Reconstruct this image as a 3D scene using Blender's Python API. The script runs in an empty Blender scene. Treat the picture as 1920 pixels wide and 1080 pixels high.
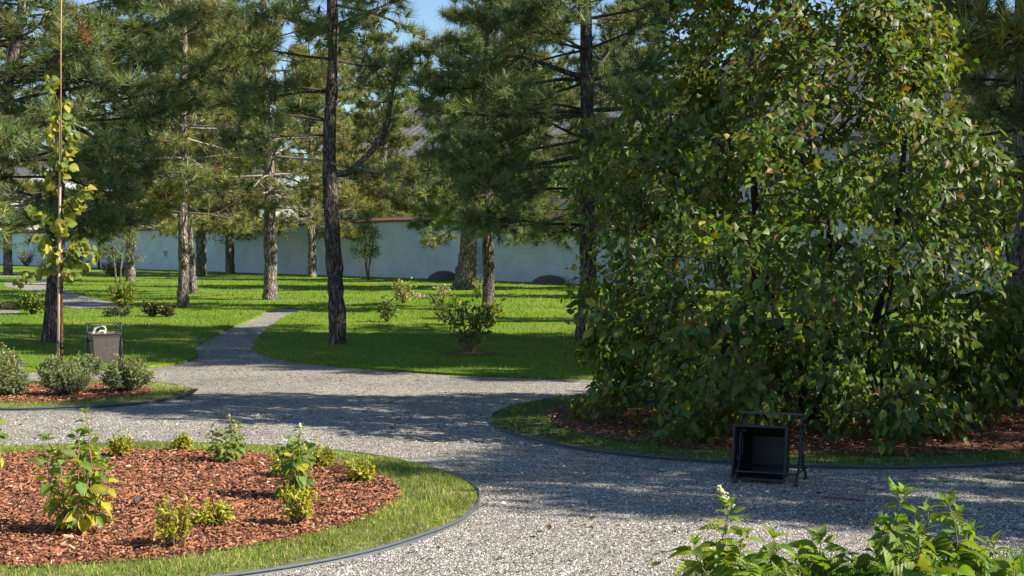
import bpy, math, random
import numpy as np
from mathutils import Vector, Matrix

# ------------------------------------------------------------------ camera, sky, sun, exposure
S = bpy.context.scene
COL = S.collection
F_PX, CAM_H = 2933.0, 1.7
PITCH = math.atan(100 / F_PX)
cam_d = bpy.data.cameras.new('camera')
cam_d.sensor_width = 36.0
cam_d.lens = 36.0 * F_PX / 1920.0
cam_d.clip_start = 0.1
cam_d.clip_end = 2000
cam = bpy.data.objects.new('camera', cam_d)
cam.location = (0, 0, CAM_H)
cam.rotation_euler = (math.pi / 2 - PITCH, 0, 0)
COL.objects.link(cam)
S.camera = cam

SUN_EL, SUN_AZ = math.radians(36), math.radians(-16)      # azimuth from +X towards +Y
W = bpy.data.worlds.new('World')
S.world = W
W.use_nodes = True
wn, wl = W.node_tree.nodes, W.node_tree.links
wn.clear()
wo = wn.new('ShaderNodeOutputWorld')
bg = wn.new('ShaderNodeBackground')
sky = wn.new('ShaderNodeTexSky')
sky.sky_type = 'NISHITA'
sky.sun_disc = False
sky.sun_elevation = SUN_EL
sky.sun_rotation = math.pi / 2 - SUN_AZ
sky.air_density = 1.0
sky.dust_density = 0.15
sky.altitude = 600
sky.ozone_density = 4.0
wl.new(sky.outputs[0], bg.inputs[0])
bg.inputs[1].default_value = 0.082
wl.new(bg.outputs[0], wo.inputs[0])

sun_d = bpy.data.lights.new('sun', 'SUN')
sun_d.energy = 5.0
sun_d.angle = math.radians(0.53)
sun_d.color = (1.0, 0.93, 0.82)
sun = bpy.data.objects.new('sun', sun_d)
sv = Vector((math.cos(SUN_EL) * math.cos(SUN_AZ), math.cos(SUN_EL) * math.sin(SUN_AZ), math.sin(SUN_EL)))
sun.rotation_euler = sv.to_track_quat('Z', 'Y').to_euler()
sun.location = (20, 5, 20)
COL.objects.link(sun)
S.view_settings.view_transform = 'Standard'
S.view_settings.look = 'None'
S.view_settings.gamma = 1
S.view_settings.use_curve_mapping = False
S.view_settings.exposure = 0.98
S.cycles.max_bounces = 8
S.cycles.transparent_max_bounces = 8

rng = np.random.default_rng(7)
random.seed(7)
PI = math.pi


def G(px, py, z=0.0):
    """ground point seen at a pixel of the 1920 x 1080 photograph (used to survey the plan)"""
    d = np.array([px - 960, F_PX * math.cos(PITCH) + (540 - py) * math.sin(PITCH),
                  -F_PX * math.sin(PITCH) + (540 - py) * math.cos(PITCH)])
    t = (z - CAM_H) / d[2]
    return np.array([d[0] * t, d[1] * t, z])


def Q(px, py, Y):
    """point at distance Y along the view axis ground line"""
    d = np.array([px - 960, F_PX * math.cos(PITCH) + (540 - py) * math.sin(PITCH),
                  -F_PX * math.sin(PITCH) + (540 - py) * math.cos(PITCH)])
    t = Y / d[1]
    return np.array([d[0] * t, Y, CAM_H + d[2] * t])


# ------------------------------------------------------------------ mesh helpers
def nrm(v):
    v = np.asarray(v, float)
    return v / (np.linalg.norm(v, axis=-1, keepdims=True) + 1e-9)


class MB:
    """collects geometry for ONE mesh object"""

    def __init__(self):
        self.V, self.Fs, self.C, self.M, self.U, self.SM = [], [], [], [], [], []
        self.n = 0

    def add(self, V, F, col=(1, 1, 1), mat=0, uv=None, smooth=False):
        V = np.asarray(V, float).reshape(-1, 3)
        F = np.asarray(F, int)
        c = np.asarray(col, float)
        if c.ndim == 1:
            c = np.broadcast_to(c, (len(V), 3))
        self.V.append(V)
        self.C.append(c)
        self.U.append(np.zeros((len(V), 2)) if uv is None else uv)
        self.Fs.append(F + self.n)
        self.M.append(np.full(len(F), mat))
        self.SM.append(np.full(len(F), smooth))
        self.n += len(V)
        return self

    def mesh(self, name, mats):
        me = bpy.data.meshes.new(name)
        V = np.concatenate(self.V)
        me.vertices.add(len(V))
        me.vertices.foreach_set('co', V.astype(np.float32).ravel())
        idx = np.concatenate([f.ravel() for f in self.Fs])
        tot = np.concatenate([np.full(len(f), f.shape[1]) for f in self.Fs])
        st = np.concatenate([[0], np.cumsum(tot)[:-1]])
        me.loops.add(len(idx))
        me.loops.foreach_set('vertex_index', idx.astype(np.int32))
        me.polygons.add(len(tot))
        me.polygons.foreach_set('loop_start', st.astype(np.int32))
        me.polygons.foreach_set('loop_total', tot.astype(np.int32))
        me.polygons.foreach_set('material_index', np.concatenate(self.M).astype(np.int32))
        me.polygons.foreach_set('use_smooth', np.concatenate(self.SM).astype(bool))
        a = me.attributes.new('col', 'FLOAT_COLOR', 'POINT')
        C = np.concatenate(self.C)
        a.data.foreach_set('color', np.c_[C, np.ones(len(C))].astype(np.float32).ravel())
        u = me.uv_layers.new(name='UVMap')
        u.data.foreach_set('uv', np.concatenate(self.U)[idx].astype(np.float32).ravel())
        me.update(calc_edges=True)
        me.validate()
        for m in (mats if isinstance(mats, (list, tuple)) else [mats]):
            me.materials.append(m)
        return me

    def obj(self, name, mats, parent=None, loc=None):
        o = bpy.data.objects.new(name, self.mesh(name, mats))
        COL.objects.link(o)
        if parent is not None:
            o.parent = parent
        if loc is not None:
            o.location = loc
        return o

    # shapes
    def box(self, c, s, col=(1, 1, 1), mat=0, R=None, taper=1.0):
        x, y, z = np.asarray(s) / 2
        V = np.array([[-x, -y, -z], [x, -y, -z], [x, y, -z], [-x, y, -z],
                      [-x * taper, -y * taper, z], [x * taper, -y * taper, z], [x * taper, y * taper, z], [-x * taper, y * taper, z]])
        if R is not None:
            V = V @ np.asarray(R).T
        Fq = [[3, 2, 1, 0], [4, 5, 6, 7], [0, 1, 5, 4], [1, 2, 6, 5], [2, 3, 7, 6], [3, 0, 4, 7]]
        return self.add(V + np.asarray(c), Fq, col, mat)

    def tube(self, P, r, n=6, col=(1, 1, 1), mat=0, cap=True, smooth=True, rough=0.0):
        P = np.asarray(P, float)
        k = len(P)
        r = np.broadcast_to(np.asarray(r, float), (k,))
        T = nrm(np.gradient(P, axis=0))
        up = np.array([0.0, 0, 1.0]) if abs(T[:, 2]).mean() < 0.85 else np.array([1.0, 0.0, 0])
        A = nrm(np.cross(T, up))
        B = np.cross(T, A)
        th = np.arange(n) * 2 * PI / n
        rr = r[:, None] * np.ones((k, n))
        if rough:
            rr = rr * (1 + rough * rng.normal(size=(k, n)))
        V = P[:, None] + rr[..., None] * (np.cos(th)[None, :, None] * A[:, None] + np.sin(th)[None, :, None] * B[:, None])
        i, j = np.meshgrid(np.arange(k - 1), np.arange(n), indexing='ij')
        j2 = (j + 1) % n
        Fq = np.stack([i * n + j, i * n + j2, (i + 1) * n + j2, (i + 1) * n + j], -1).reshape(-1, 4)
        self.add(V, Fq, col, mat, smooth=smooth)
        if cap:
            base = self.n - k * n
            self.V.append(np.array([P[0], P[-1]])); self.C.append(np.broadcast_to(np.asarray(col, float), (2, 3)))
            self.U.append(np.zeros((2, 2)))
            a = np.arange(n); b = (a + 1) % n
            f = np.concatenate([np.stack([np.full(n, self.n), base + b, base + a], -1),
                                np.stack([np.full(n, self.n + 1), base + (k - 1) * n + a, base + (k - 1) * n + b], -1)])
            self.Fs.append(f); self.M.append(np.full(2 * n, mat)); self.SM.append(np.full(2 * n, smooth))
            self.n += 2
        return self

    def inst(self, tpl, Rm, Ps, Sc, col, mat=0, smooth=False):
        TV, TF, TU = tpl
        N, k = len(Ps), len(TV)
        Sc = np.asarray(Sc, float)
        if Sc.ndim == 1:
            Sc = Sc[:, None].repeat(3, 1)
        V = np.einsum('nij,nkj->nki', Rm, TV[None] * Sc[:, None, :]) + Ps[:, None]
        Fq = (TF[None] + (np.arange(N) * k)[:, None, None]).reshape(-1, TF.shape[1])
        c = np.asarray(col, float)
        if c.ndim == 1:
            c = np.broadcast_to(c, (N, 3))
        return self.add(V.reshape(-1, 3), Fq, np.repeat(c, k, 0), mat, np.tile(TU, (N, 1)), smooth)

    def blob(self, c, s, seg=8, ring=5, col=(1, 1, 1), mat=0, noise=0.0, zmin=-1.0, smooth=True):
        th = np.linspace(math.acos(max(-1, zmin)), 0, ring + 1)
        V = []
        for t in th:
            for j in range(seg):
                a = j * 2 * PI / seg
                V.append((math.sin(t) * math.cos(a), math.sin(t) * math.sin(a), math.cos(t)))
        V = np.array(V) * (1 + noise * rng.normal(size=(len(V), 1)))
        Fq = [[i * seg + j, i * seg + (j + 1) % seg, (i + 1) * seg + (j + 1) % seg, (i + 1) * seg + j] for i in range(ring) for j in range(seg)]
        return self.add(V * np.asarray(s) + np.asarray(c), Fq, col, mat, smooth=smooth)


def frames(D, up):
    Y = nrm(D)
    X = nrm(np.cross(Y, up) + 1e-6)
    Z = np.cross(X, Y)
    return np.stack([X, Y, Z], -1)


def leaf_template(nl=4, width=0.5, fold=0.18, droop=0.25, wave=0.0, shape='oval'):
    t = np.linspace(0, 1, nl + 1)
    if shape == 'oval':
        w = np.sin(PI * t ** 0.85) ** 0.8
    elif shape == 'pointed':
        w = np.sin(PI * t ** 0.75) * (1 - 0.25 * t)
    else:                                             # heart
        w = np.where(t < 0.3, 0.75 + t * 0.83, np.cos((t - 0.3) / 0.7 * PI / 2) ** 0.8)
        w[0] = 0.5
    w = np.maximum(w, 0.02) * width / 2
    V, U = [], []
    for i in range(nl + 1):
        for s in (-1, 0, 1):
            z = -droop * t[i] ** 2 + fold * abs(s) * w[i] * 2 + wave * math.sin(t[i] * 9 + s) * abs(s)
            V.append((s * w[i], t[i] * (1 - 0.25 * droop * t[i]), z))
            U.append((s * w[i] / width + 0.5, t[i]))
    Fq = []
    for i in range(nl):
        for s in (0, 1):
            a = i * 3 + s
            Fq.append([a, a + 1, a + 4, a + 3])
    return np.array(V, float), np.array(Fq), np.array(U)


BLADE = (np.array([[-.5, 0, 0], [.5, 0, 0], [.33, .55, -.08], [-.33, .55, -.08], [0, 1, -.32]], float),
         np.array([[0, 1, 2], [0, 2, 3], [3, 2, 4]]), np.zeros((5, 2)))
NEEDLE = (np.array([[-.5, 0, 0], [.5, 0, 0], [0, 1, 0]], float), np.array([[0, 1, 2]]), np.zeros((3, 2)))
TINY = (np.array([[0, 0, 0], [.35, .5, .08], [0, 1, -.1], [-.35, .5, .08]], float), np.array([[0, 1, 2], [0, 2, 3]]),
        np.array([[.5, 0], [1, .5], [.5, 1], [0, .5]], float))


# ------------------------------------------------------------------ object helpers
def tag(o, label=None, cat=None, group=None, kind=None):
    if label: o['label'] = label
    if cat: o['category'] = cat
    if group: o['group'] = group
    if kind: o['kind'] = kind
    return o


def thing(name, label, cat, loc=(0, 0, 0), group=None, rz=0.0):
    o = bpy.data.objects.new(name, None)
    o.empty_display_size = 0.2
    o.location = Vector([float(c) for c in loc])
    o.rotation_euler = (0, 0, rz)
    COL.objects.link(o)
    return tag(o, label, cat, group)


# ------------------------------------------------------------------ materials
def new_mat(name):
    m = bpy.data.materials.new(name)
    m.use_nodes = True
    nt = m.node_tree
    for n in list(nt.nodes):
        nt.nodes.remove(n)
    out = nt.nodes.new('ShaderNodeOutputMaterial')
    b = nt.nodes.new('ShaderNodeBsdfPrincipled')
    nt.links.new(b.outputs[0], out.inputs[0])
    return m, nt, b, out


def N_(nt, t, **kw):
    n = nt.nodes.new(t)
    for k, v in kw.items():
        if k in n.inputs:
            n.inputs[k].default_value = v
        else:
            setattr(n, k, v)
    return n


def ramp(nt, fac, stops):
    r = nt.nodes.new('ShaderNodeValToRGB')
    el = r.color_ramp.elements
    while len(el) < len(stops):
        el.new(0.5)
    for e, (p, c) in zip(el, stops):
        e.position = p
        e.color = (*c, 1)
    nt.links.new(fac, r.inputs[0])
    return r


def bump(nt, b, h, strength=0.5, dist=0.01):
    n = nt.nodes.new('ShaderNodeBump')
    n.inputs['Strength'].default_value = strength
    n.inputs['Distance'].default_value = dist
    nt.links.new(h, n.inputs['Height'])
    nt.links.new(n.outputs[0], b.inputs['Normal'])
    return n


def mul(nt, a, bcol, fac=1.0):
    m = nt.nodes.new('ShaderNodeMix')
    m.data_type = 'RGBA'
    m.blend_type = 'MULTIPLY'
    m.inputs[0].default_value = fac
    nt.links.new(a, m.inputs[6])
    nt.links.new(bcol, m.inputs[7])
    return m.outputs[2]


def leaf_mat(name, source='attr', rough=0.45, spec=0.5, transl=0.35, tcol=(1.5, 1.6, 0.5), veins=False, grain=60.0):
    m, nt, b, out = new_mat(name)
    if source == 'attr':
        a = N_(nt, 'ShaderNodeAttribute', attribute_name='col').outputs['Color']
    else:
        a = nt.nodes.new('ShaderNodeObjectInfo').outputs['Color']
    tc = nt.nodes.new('ShaderNodeTexCoord')
    nz = N_(nt, 'ShaderNodeTexNoise', Scale=grain, Detail=2.0)
    nt.links.new(tc.outputs['Object'], nz.inputs['Vector'])
    r = ramp(nt, nz.outputs[0], [(0.3, (.78, .78, .78)), (0.7, (1.18, 1.18, 1.12))])
    c = mul(nt, a, r.outputs[0])
    nt.links.new(c, b.inputs['Base Color'])
    b.inputs['Roughness'].default_value = rough
    b.inputs['Specular IOR Level'].default_value = spec
    if veins:
        sep = nt.nodes.new('ShaderNodeSeparateXYZ')
        nt.links.new(tc.outputs['UV'], sep.inputs[0])
        s1 = N_(nt, 'ShaderNodeMath', operation='SUBTRACT'); nt.links.new(sep.outputs[0], s1.inputs[0]); s1.inputs[1].default_value = .5
        s2 = N_(nt, 'ShaderNodeMath', operation='ABSOLUTE'); nt.links.new(s1.outputs[0], s2.inputs[0])
        s3 = N_(nt, 'ShaderNodeMath', operation='MULTIPLY_ADD'); nt.links.new(s2.outputs[0], s3.inputs[0]); s3.inputs[1].default_value = -.55
        nt.links.new(sep.outputs[1], s3.inputs[2])
        s4 = N_(nt, 'ShaderNodeMath', operation='MULTIPLY'); nt.links.new(s3.outputs[0], s4.inputs[0]); s4.inputs[1].default_value = 44
        s5 = N_(nt, 'ShaderNodeMath', operation='SINE'); nt.links.new(s4.outputs[0], s5.inputs[0])
        bump(nt, b, s5.outputs[0], 0.35, 0.004)
    t = nt.nodes.new('ShaderNodeBsdfTranslucent')
    tm = nt.nodes.new('ShaderNodeMix'); tm.data_type = 'RGBA'; tm.blend_type = 'MULTIPLY'; tm.inputs[0].default_value = 1
    nt.links.new(c, tm.inputs[6]); tm.inputs[7].default_value = (*tcol, 1)
    nt.links.new(tm.outputs[2], t.inputs[0])
    mx = nt.nodes.new('ShaderNodeMixShader')
    mx.inputs[0].default_value = transl
    nt.links.new(b.outputs[0], mx.inputs[1]); nt.links.new(t.outputs[0], mx.inputs[2])
    nt.links.new(mx.outputs[0], out.inputs[0])
    return m


def attr_mat(name, rough=0.9, spec=0.2, grain=80.0, lo=.7, hi=1.2, bmp=0.0, metal=0.0):
    m, nt, b, out = new_mat(name)
    a = N_(nt, 'ShaderNodeAttribute', attribute_name='col').outputs['Color']
    tc = nt.nodes.new('ShaderNodeTexCoord')
    nz = N_(nt, 'ShaderNodeTexNoise', Scale=grain, Detail=4.0)
    nt.links.new(tc.outputs['Object'], nz.inputs['Vector'])
    r = ramp(nt, nz.outputs[0], [(0.3, (lo,) * 3), (0.7, (hi,) * 3)])
    nt.links.new(mul(nt, a, r.outputs[0]), b.inputs['Base Color'])
    b.inputs['Roughness'].default_value = rough
    b.inputs['Specular IOR Level'].default_value = spec
    b.inputs['Metallic'].default_value = metal
    if bmp:
        bump(nt, b, nz.outputs[0], bmp, 0.01)
    return m


def bark_mat(name, dark, light, scale=1.0, stretch=0.22):
    m, nt, b, out = new_mat(name)
    tc = nt.nodes.new('ShaderNodeTexCoord')
    mp = nt.nodes.new('ShaderNodeMapping')
    mp.inputs['Scale'].default_value = (1, 1, stretch)
    nt.links.new(tc.outputs['Object'], mp.inputs[0])
    n1 = N_(nt, 'ShaderNodeTexNoise', Scale=9 * scale, Detail=3.0)
    nt.links.new(mp.outputs[0], n1.inputs['Vector'])
    mxv = nt.nodes.new('ShaderNodeMix'); mxv.data_type = 'RGBA'; mxv.inputs[0].default_value = 0.16
    nt.links.new(mp.outputs[0], mxv.inputs[6]); nt.links.new(n1.outputs['Color'], mxv.inputs[7])
    v = N_(nt, 'ShaderNodeTexVoronoi', Scale=26 * scale, feature='DISTANCE_TO_EDGE')
    nt.links.new(mxv.outputs[2], v.inputs['Vector'])
    vc = N_(nt, 'ShaderNodeTexVoronoi', Scale=26 * scale)
    nt.links.new(mxv.outputs[2], vc.inputs['Vector'])
    r = ramp(nt, v.outputs['Distance'], [(0.0, dark), (0.12, tuple(.5 * (x + y) for x, y in zip(dark, light))), (0.3, light)])
    rc = ramp(nt, vc.outputs['Color'], [(0.1, (.6, .6, .62)), (0.9, (1.25, 1.18, 1.1))])
    n2 = N_(nt, 'ShaderNodeTexNoise', Scale=40 * scale, Detail=6.0)
    nt.links.new(tc.outputs['Object'], n2.inputs['Vector'])
    r2 = ramp(nt, n2.outputs[0], [(0.3, (.6, .6, .6)), (0.72, (1.25, 1.22, 1.2))])
    nt.links.new(mul(nt, mul(nt, r.outputs[0], rc.outputs[0]), r2.outputs[0]), b.inputs['Base Color'])
    b.inputs['Roughness'].default_value = 0.95
    b.inputs['Specular IOR Level'].default_value = 0.15
    add = N_(nt, 'ShaderNodeMath', operation='MULTIPLY_ADD')
    r3 = ramp(nt, v.outputs['Distance'], [(0.0, (0, 0, 0)), (0.25, (1, 1, 1))])
    nt.links.new(n2.outputs[0], add.inputs[0]); add.inputs[1].default_value = 0.35
    nt.links.new(r3.outputs[0], add.inputs[2])
    bump(nt, b, add.outputs[0], 0.9, 0.02)
    return m


M_BARK = bark_mat('pine bark', (.06, .05, .045), (.42, .375, .33))  # plate colour lightened to look like trunks in sun
M_BARK_SHADED = bark_mat('shaded pine bark', (.045, .037, .034), (.29, .245, .22))  # same bark with the shade on the trunks put into its colour
M_BARKRED = bark_mat('young bark', (.20, .09, .05), (.38, .18, .10), 2.0)
M_BARKG = bark_mat('grey branch bark', (.04, .034, .03), (.13, .11, .095), 2.5)
M_PALE = bark_mat('pale young bark', (.16, .13, .11), (.42, .36, .30), 2.0)
M_NEEDLE = leaf_mat('pine needles', rough=.42, spec=.45, transl=.27, tcol=(1.35, 1.4, .55), grain=3.0)
M_TWIG = attr_mat('pine twigs', .9, .2, 20)
M_LEAF = leaf_mat('shrub leaves', rough=.46, spec=.38, transl=.40, tcol=(1.6, 1.6, .4), grain=45)
M_LEAFO = leaf_mat('single leaves', 'object', rough=.48, spec=.32, transl=.38, tcol=(1.55, 1.6, .4), grain=3.0, veins=True)
M_GRASS = leaf_mat('grass blades', rough=.6, spec=.18, transl=.40, tcol=(1.25, 1.3, .45), grain=6)
M_CHIP = attr_mat('bark chips', .85, .25, 60, .6, 1.25, .4)
M_STONE = attr_mat('pebbles', .85, .3, 120, .8, 1.15)
M_STEM = attr_mat('plant stems', .7, .3, 60)
M_IRON = attr_mat('dark cast iron', .5, .5, 30, .7, 1.2, .15)
M_PAINT = attr_mat('painted surfaces', .75, .3, 12, .9, 1.08)
M_EDGE = attr_mat('grey plastic edging', .55, .3, 25, .85, 1.1)


def ground_materials():
    # gravel
    m, nt, b, out = new_mat('gravel')
    tc = nt.nodes.new('ShaderNodeTexCoord')
    v = N_(nt, 'ShaderNodeTexVoronoi', Scale=120.0)
    nt.links.new(tc.outputs['Object'], v.inputs['Vector'])
    r = ramp(nt, v.outputs['Color'], [(0.0, (.03, .03, .03)), (.28, (.12, .115, .105)), (.5, (.36, .34, .305)), (.78, (.62, .60, .55)), (1, (.86, .84, .79))])
    v2 = N_(nt, 'ShaderNodeTexVoronoi', Scale=52.0)
    nt.links.new(tc.outputs['Object'], v2.inputs['Vector'])
    rv2 = ramp(nt, v2.outputs['Color'], [(.1, (.62, .62, .63)), (.9, (1.24, 1.22, 1.17))])
    n = N_(nt, 'ShaderNodeTexNoise', Scale=.8, Detail=5.0)
    nt.links.new(tc.outputs['Object'], n.inputs['Vector'])
    rn = ramp(nt, n.outputs[0], [(.3, (.78, .75, .70)), (.5, (1.04, .99, .92)), (.7, (1.16, 1.11, 1.05))])
    n9 = N_(nt, 'ShaderNodeTexNoise', Scale=9.0, Detail=5.0)
    nt.links.new(tc.outputs['Object'], n9.inputs['Vector'])
    rn9 = ramp(nt, n9.outputs[0], [(.32, (.82, .81, .8)), (.68, (1.14, 1.14, 1.12))])
    nt.links.new(mul(nt, mul(nt, mul(nt, r.outputs[0], rn.outputs[0]), rn9.outputs[0]), rv2.outputs[0]), b.inputs['Base Color'])
    b.inputs['Roughness'].default_value = .9
    b.inputs['Specular IOR Level'].default_value = .2
    a = N_(nt, 'ShaderNodeMath', operation='ADD')
    nt.links.new(v.outputs['Distance'], a.inputs[0]); nt.links.new(v2.outputs['Distance'], a.inputs[1])
    iv = N_(nt, 'ShaderNodeMath', operation='MULTIPLY'); nt.links.new(a.outputs[0], iv.inputs[0]); iv.inputs[1].default_value = -1
    bump(nt, b, iv.outputs[0], .75, .015)
    gravel = m
    # lawn floor
    m, nt, b, out = new_mat('lawn turf')
    tc = nt.nodes.new('ShaderNodeTexCoord')
    n = N_(nt, 'ShaderNodeTexNoise', Scale=.45, Detail=4.0); nt.links.new(tc.outputs['Object'], n.inputs['Vector'])
    n2 = N_(nt, 'ShaderNodeTexNoise', Scale=28.0, Detail=6.0); nt.links.new(tc.outputs['Object'], n2.inputs['Vector'])
    n3 = N_(nt, 'ShaderNodeTexNoise', Scale=5.0, Detail=4.0); nt.links.new(tc.outputs['Object'], n3.inputs['Vector'])
    r = ramp(nt, n.outputs[0], [(.3, (.12, .215, .016)), (.52, (.165, .26, .022)), (.72, (.24, .28, .04))])
    r2 = ramp(nt, n2.outputs[0], [(.3, (.5, .52, .5)), (.7, (1.4, 1.35, 1.3))])
    r3 = ramp(nt, n3.outputs[0], [(.3, (.8, .82, .8)), (.7, (1.16, 1.15, 1.1))])
    nt.links.new(mul(nt, mul(nt, r.outputs[0], r2.outputs[0]), r3.outputs[0]), b.inputs['Base Color'])
    b.inputs['Roughness'].default_value = .9
    b.inputs['Specular IOR Level'].default_value = .15
    bump(nt, b, n2.outputs[0], 1.0, .05)
    lawn = m
    # ring soil under the mown strips
    m, nt, b, out = new_mat('thin turf soil')
    tc = nt.nodes.new('ShaderNodeTexCoord')
    n = N_(nt, 'ShaderNodeTexNoise', Scale=14.0, Detail=6.0); nt.links.new(tc.outputs['Object'], n.inputs['Vector'])
    r = ramp(nt, n.outputs[0], [(.3, (.08, .09, .026)), (.5, (.15, .16, .045)), (.72, (.28, .23, .12))])
    nt.links.new(r.outputs[0], b.inputs['Base Color'])
    b.inputs['Roughness'].default_value = 1
    bump(nt, b, n.outputs[0], .8, .02)
    soil = m
    m, nt, b, out = new_mat('mulch floor')
    tc = nt.nodes.new('ShaderNodeTexCoord')
    n = N_(nt, 'ShaderNodeTexNoise', Scale=60.0, Detail=6.0); nt.links.new(tc.outputs['Object'], n.inputs['Vector'])
    r = ramp(nt, n.outputs[0], [(.3, (.05, .02, .011)), (.55, (.17, .065, .033)), (.75, (.30, .13, .07))])
    nt.links.new(r.outputs[0], b.inputs['Base Color'])
    b.inputs['Roughness'].default_value = 1
    bump(nt, b, n.outputs[0], 1, .02)
    return gravel, lawn, soil, m


M_GRAVEL, M_LAWN, M_SOIL, M_MULCH = ground_materials()


# ------------------------------------------------------------------ ground plan
def smooth_poly(P, k=6):
    P = np.asarray(P, float)
    out = []
    for i in range(len(P) - 1):
        p0, p1, p2, p3 = P[max(i - 1, 0)], P[i], P[i + 1], P[min(i + 2, len(P) - 1)]
        for t in np.arange(k) / k:
            out.append(.5 * (2 * p1 + (p2 - p0) * t + (2 * p0 - 5 * p1 + 4 * p2 - p3) * t * t + (3 * p1 - p0 - 3 * p2 + p3) * t ** 3))
    out.append(P[-1])
    return np.array(out)


def inside(poly, X, Y):
    res = np.zeros(len(X), bool)
    x0, y0 = poly[-1]
    for x1, y1 in poly:
        c = ((y1 > Y) != (y0 > Y))
        if c.any():
            t = (Y - y1) / (y0 - y1 + 1e-12)
            res ^= c & (X < x1 + t * (x0 - x1))
        x0, y0 = x1, y1
    return res


def fill_poly(mb, poly, z, skirt=0.0, col=(1, 1, 1), skirt_col=None):
    from mathutils.geometry import tessellate_polygon
    pts = [Vector((p[0], p[1], 0)) for p in poly]
    tris = np.array(tessellate_polygon([pts]))
    V = np.c_[poly, np.full(len(poly), z)]
    a, b_, c = V[tris[:, 0]], V[tris[:, 1]], V[tris[:, 2]]
    fl = np.cross(b_ - a, c - a)[:, 2] < 0
    tris[fl] = tris[fl][:, ::-1]
    mb.add(V, tris, col)
    if skirt:
        n = len(poly)
        V2 = np.r_[V, np.c_[poly, np.full(n, z - skirt)]]
        i = np.arange(n); j = (i + 1) % n
        mb.add(V2, np.stack([i, j, j + n, i + n], -1), col if skirt_col is None else skirt_col)


mb = MB(); mb.add([(-900, -300, -.012), (900, -300, -.012), (900, 1500, -.012), (-900, 1500, -.012)], [[0, 1, 2, 3]])
tag(mb.obj('ground', M_LAWN), kind='structure')
mb = MB(); mb.add([(-30, -4, 0), (34, -4, 0), (34, 21, 0), (-3, 36, 0), (-9, 36, 0), (-30, 21, 0)], [[0, 1, 2, 3, 4, 5]])
tag(mb.obj('gravel_path', M_GRAVEL), kind='structure')

front = [(-700, 706), (-400, 704), (0, 700), (120, 697), (230, 693), (300, 688), (345, 681), (370, 670), (366, 657), (382, 642), (430, 617), (478, 597), (503, 584)]
tip = [(503, 584), (540, 579), (577, 583)]
front2 = [(577, 583), (540, 593), (502, 617), (480, 642), (481, 659), (520, 674), (600, 685), (700, 694), (850, 704), (1000, 710), (1100, 712), (1300, 710),
          (1500, 705), (1640, 699), (1800, 695), (1920, 693), (2300, 690), (3300, 688)]
c1 = smooth_poly([G(*p)[:2] for p in front], 5)
c2 = smooth_poly([G(*p)[:2] for p in tip], 3)
c3 = smooth_poly([G(*p)[:2] for p in front2], 5)
LAWN = np.concatenate([c1, c2[1:-1], c3, [[40, 30], [30, 90], [-90, 120], [-60, 22]]])
mb = MB(); fill_poly(mb, LAWN, .03, .035)
tag(mb.obj('lawn', M_LAWN), kind='structure')

# far winding path over the lawn on the left
FP = [[(-40, 512), (20, 513), (68, 518), (112, 541), (150, 556), (205, 569), (240, 573), (240, 579), (190, 582), (130, 580), (90, 566), (76, 553), (40, 545), (14, 540), (10, 533), (60, 527), (30, 521), (-40, 520)],
      [(-60, 584), (20, 584), (36, 588), (20, 592), (-60, 592)]]
FARP = []
for k, q in enumerate(FP):
    p = smooth_poly([G(*c)[:2] for c in q + q[:1]], 3)[:-1]
    FARP.append(p)
    mb = MB(); fill_poly(mb, p, .036)
    tag(mb.obj('gravel_path', M_GRAVEL), kind='structure')

BEDS = [(-2.87, 9.88, 2.645, 2.13), (2.74, 14.2, 2.91, 2.42), (-4.81, 16.48, 1.395, .98)]


def circle(cx, cy, r, n=96, wob=0.0, seed=0):
    a = np.arange(n) * 2 * PI / n
    rr = r + wob * (np.sin(a * 5 + seed) + .6 * np.sin(a * 11 + 2 * seed) + .4 * np.sin(a * 23 + seed))
    return np.c_[cx + rr * np.cos(a), cy + rr * np.sin(a)]


for k, (cx, cy, R1, R2) in enumerate(BEDS):
    mb = MB(); fill_poly(mb, circle(cx, cy, R1), .028, .03)
    tag(mb.obj('lawn', M_SOIL), kind='structure')
    mb = MB(); fill_poly(mb, circle(cx, cy, R2, 96, .02, k), .034)
    tag(mb.obj('mulch', M_MULCH), kind='structure')
# grass corner at the near right
CORN = smooth_poly([G(*c)[:2] for c in [(1180, 1150), (1270, 1098), (1360, 1084), (1500, 1074), (1640, 1072), (1800, 1066), (1920, 1052), (2100, 1030), (2300, 1120), (1900, 1400), (1200, 1300), (1180, 1140)]], 4)[:-1]
mb = MB(); fill_poly(mb, CORN, .024, .03)
tag(mb.obj('lawn', M_LAWN), kind='structure')


# ------------------------------------------------------------------ ground cover: grass, chips, pebbles
def blades(X, Y, z, h, w, cols, lean=.5):
    N = len(X)
    az = rng.uniform(0, 2 * PI, N)
    le = np.abs(rng.normal(0, lean, N))
    D = np.c_[np.sin(le) * np.cos(az), np.sin(le) * np.sin(az), np.cos(le)]
    az2 = rng.uniform(0, 2 * PI, N)
    up = np.c_[np.cos(az2), np.sin(az2), np.zeros(N)]
    return frames(D, up), np.c_[X, Y, np.full(N, z)], np.c_[w, h, h]


def gcol(N, fresh, dry, p):
    c = np.array(fresh)[None] * rng.uniform(.65, 1.35, (N, 1)) * rng.uniform(.9, 1.1, (N, 3))
    m = rng.random(N) < p
    c[m] = np.array(dry)[None] * rng.uniform(.7, 1.25, (m.sum(), 1))
    return c


def patch(X, Y, s=1.0):
    return (np.sin(X * 1.9 * s + 1.3 * np.sin(Y * 1.1 * s)) * np.sin(Y * 2.3 * s + np.sin(X * 1.7 * s)) + .6 * np.sin(X * 5.1 * s + Y * 3.3 * s)) / 1.6


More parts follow.
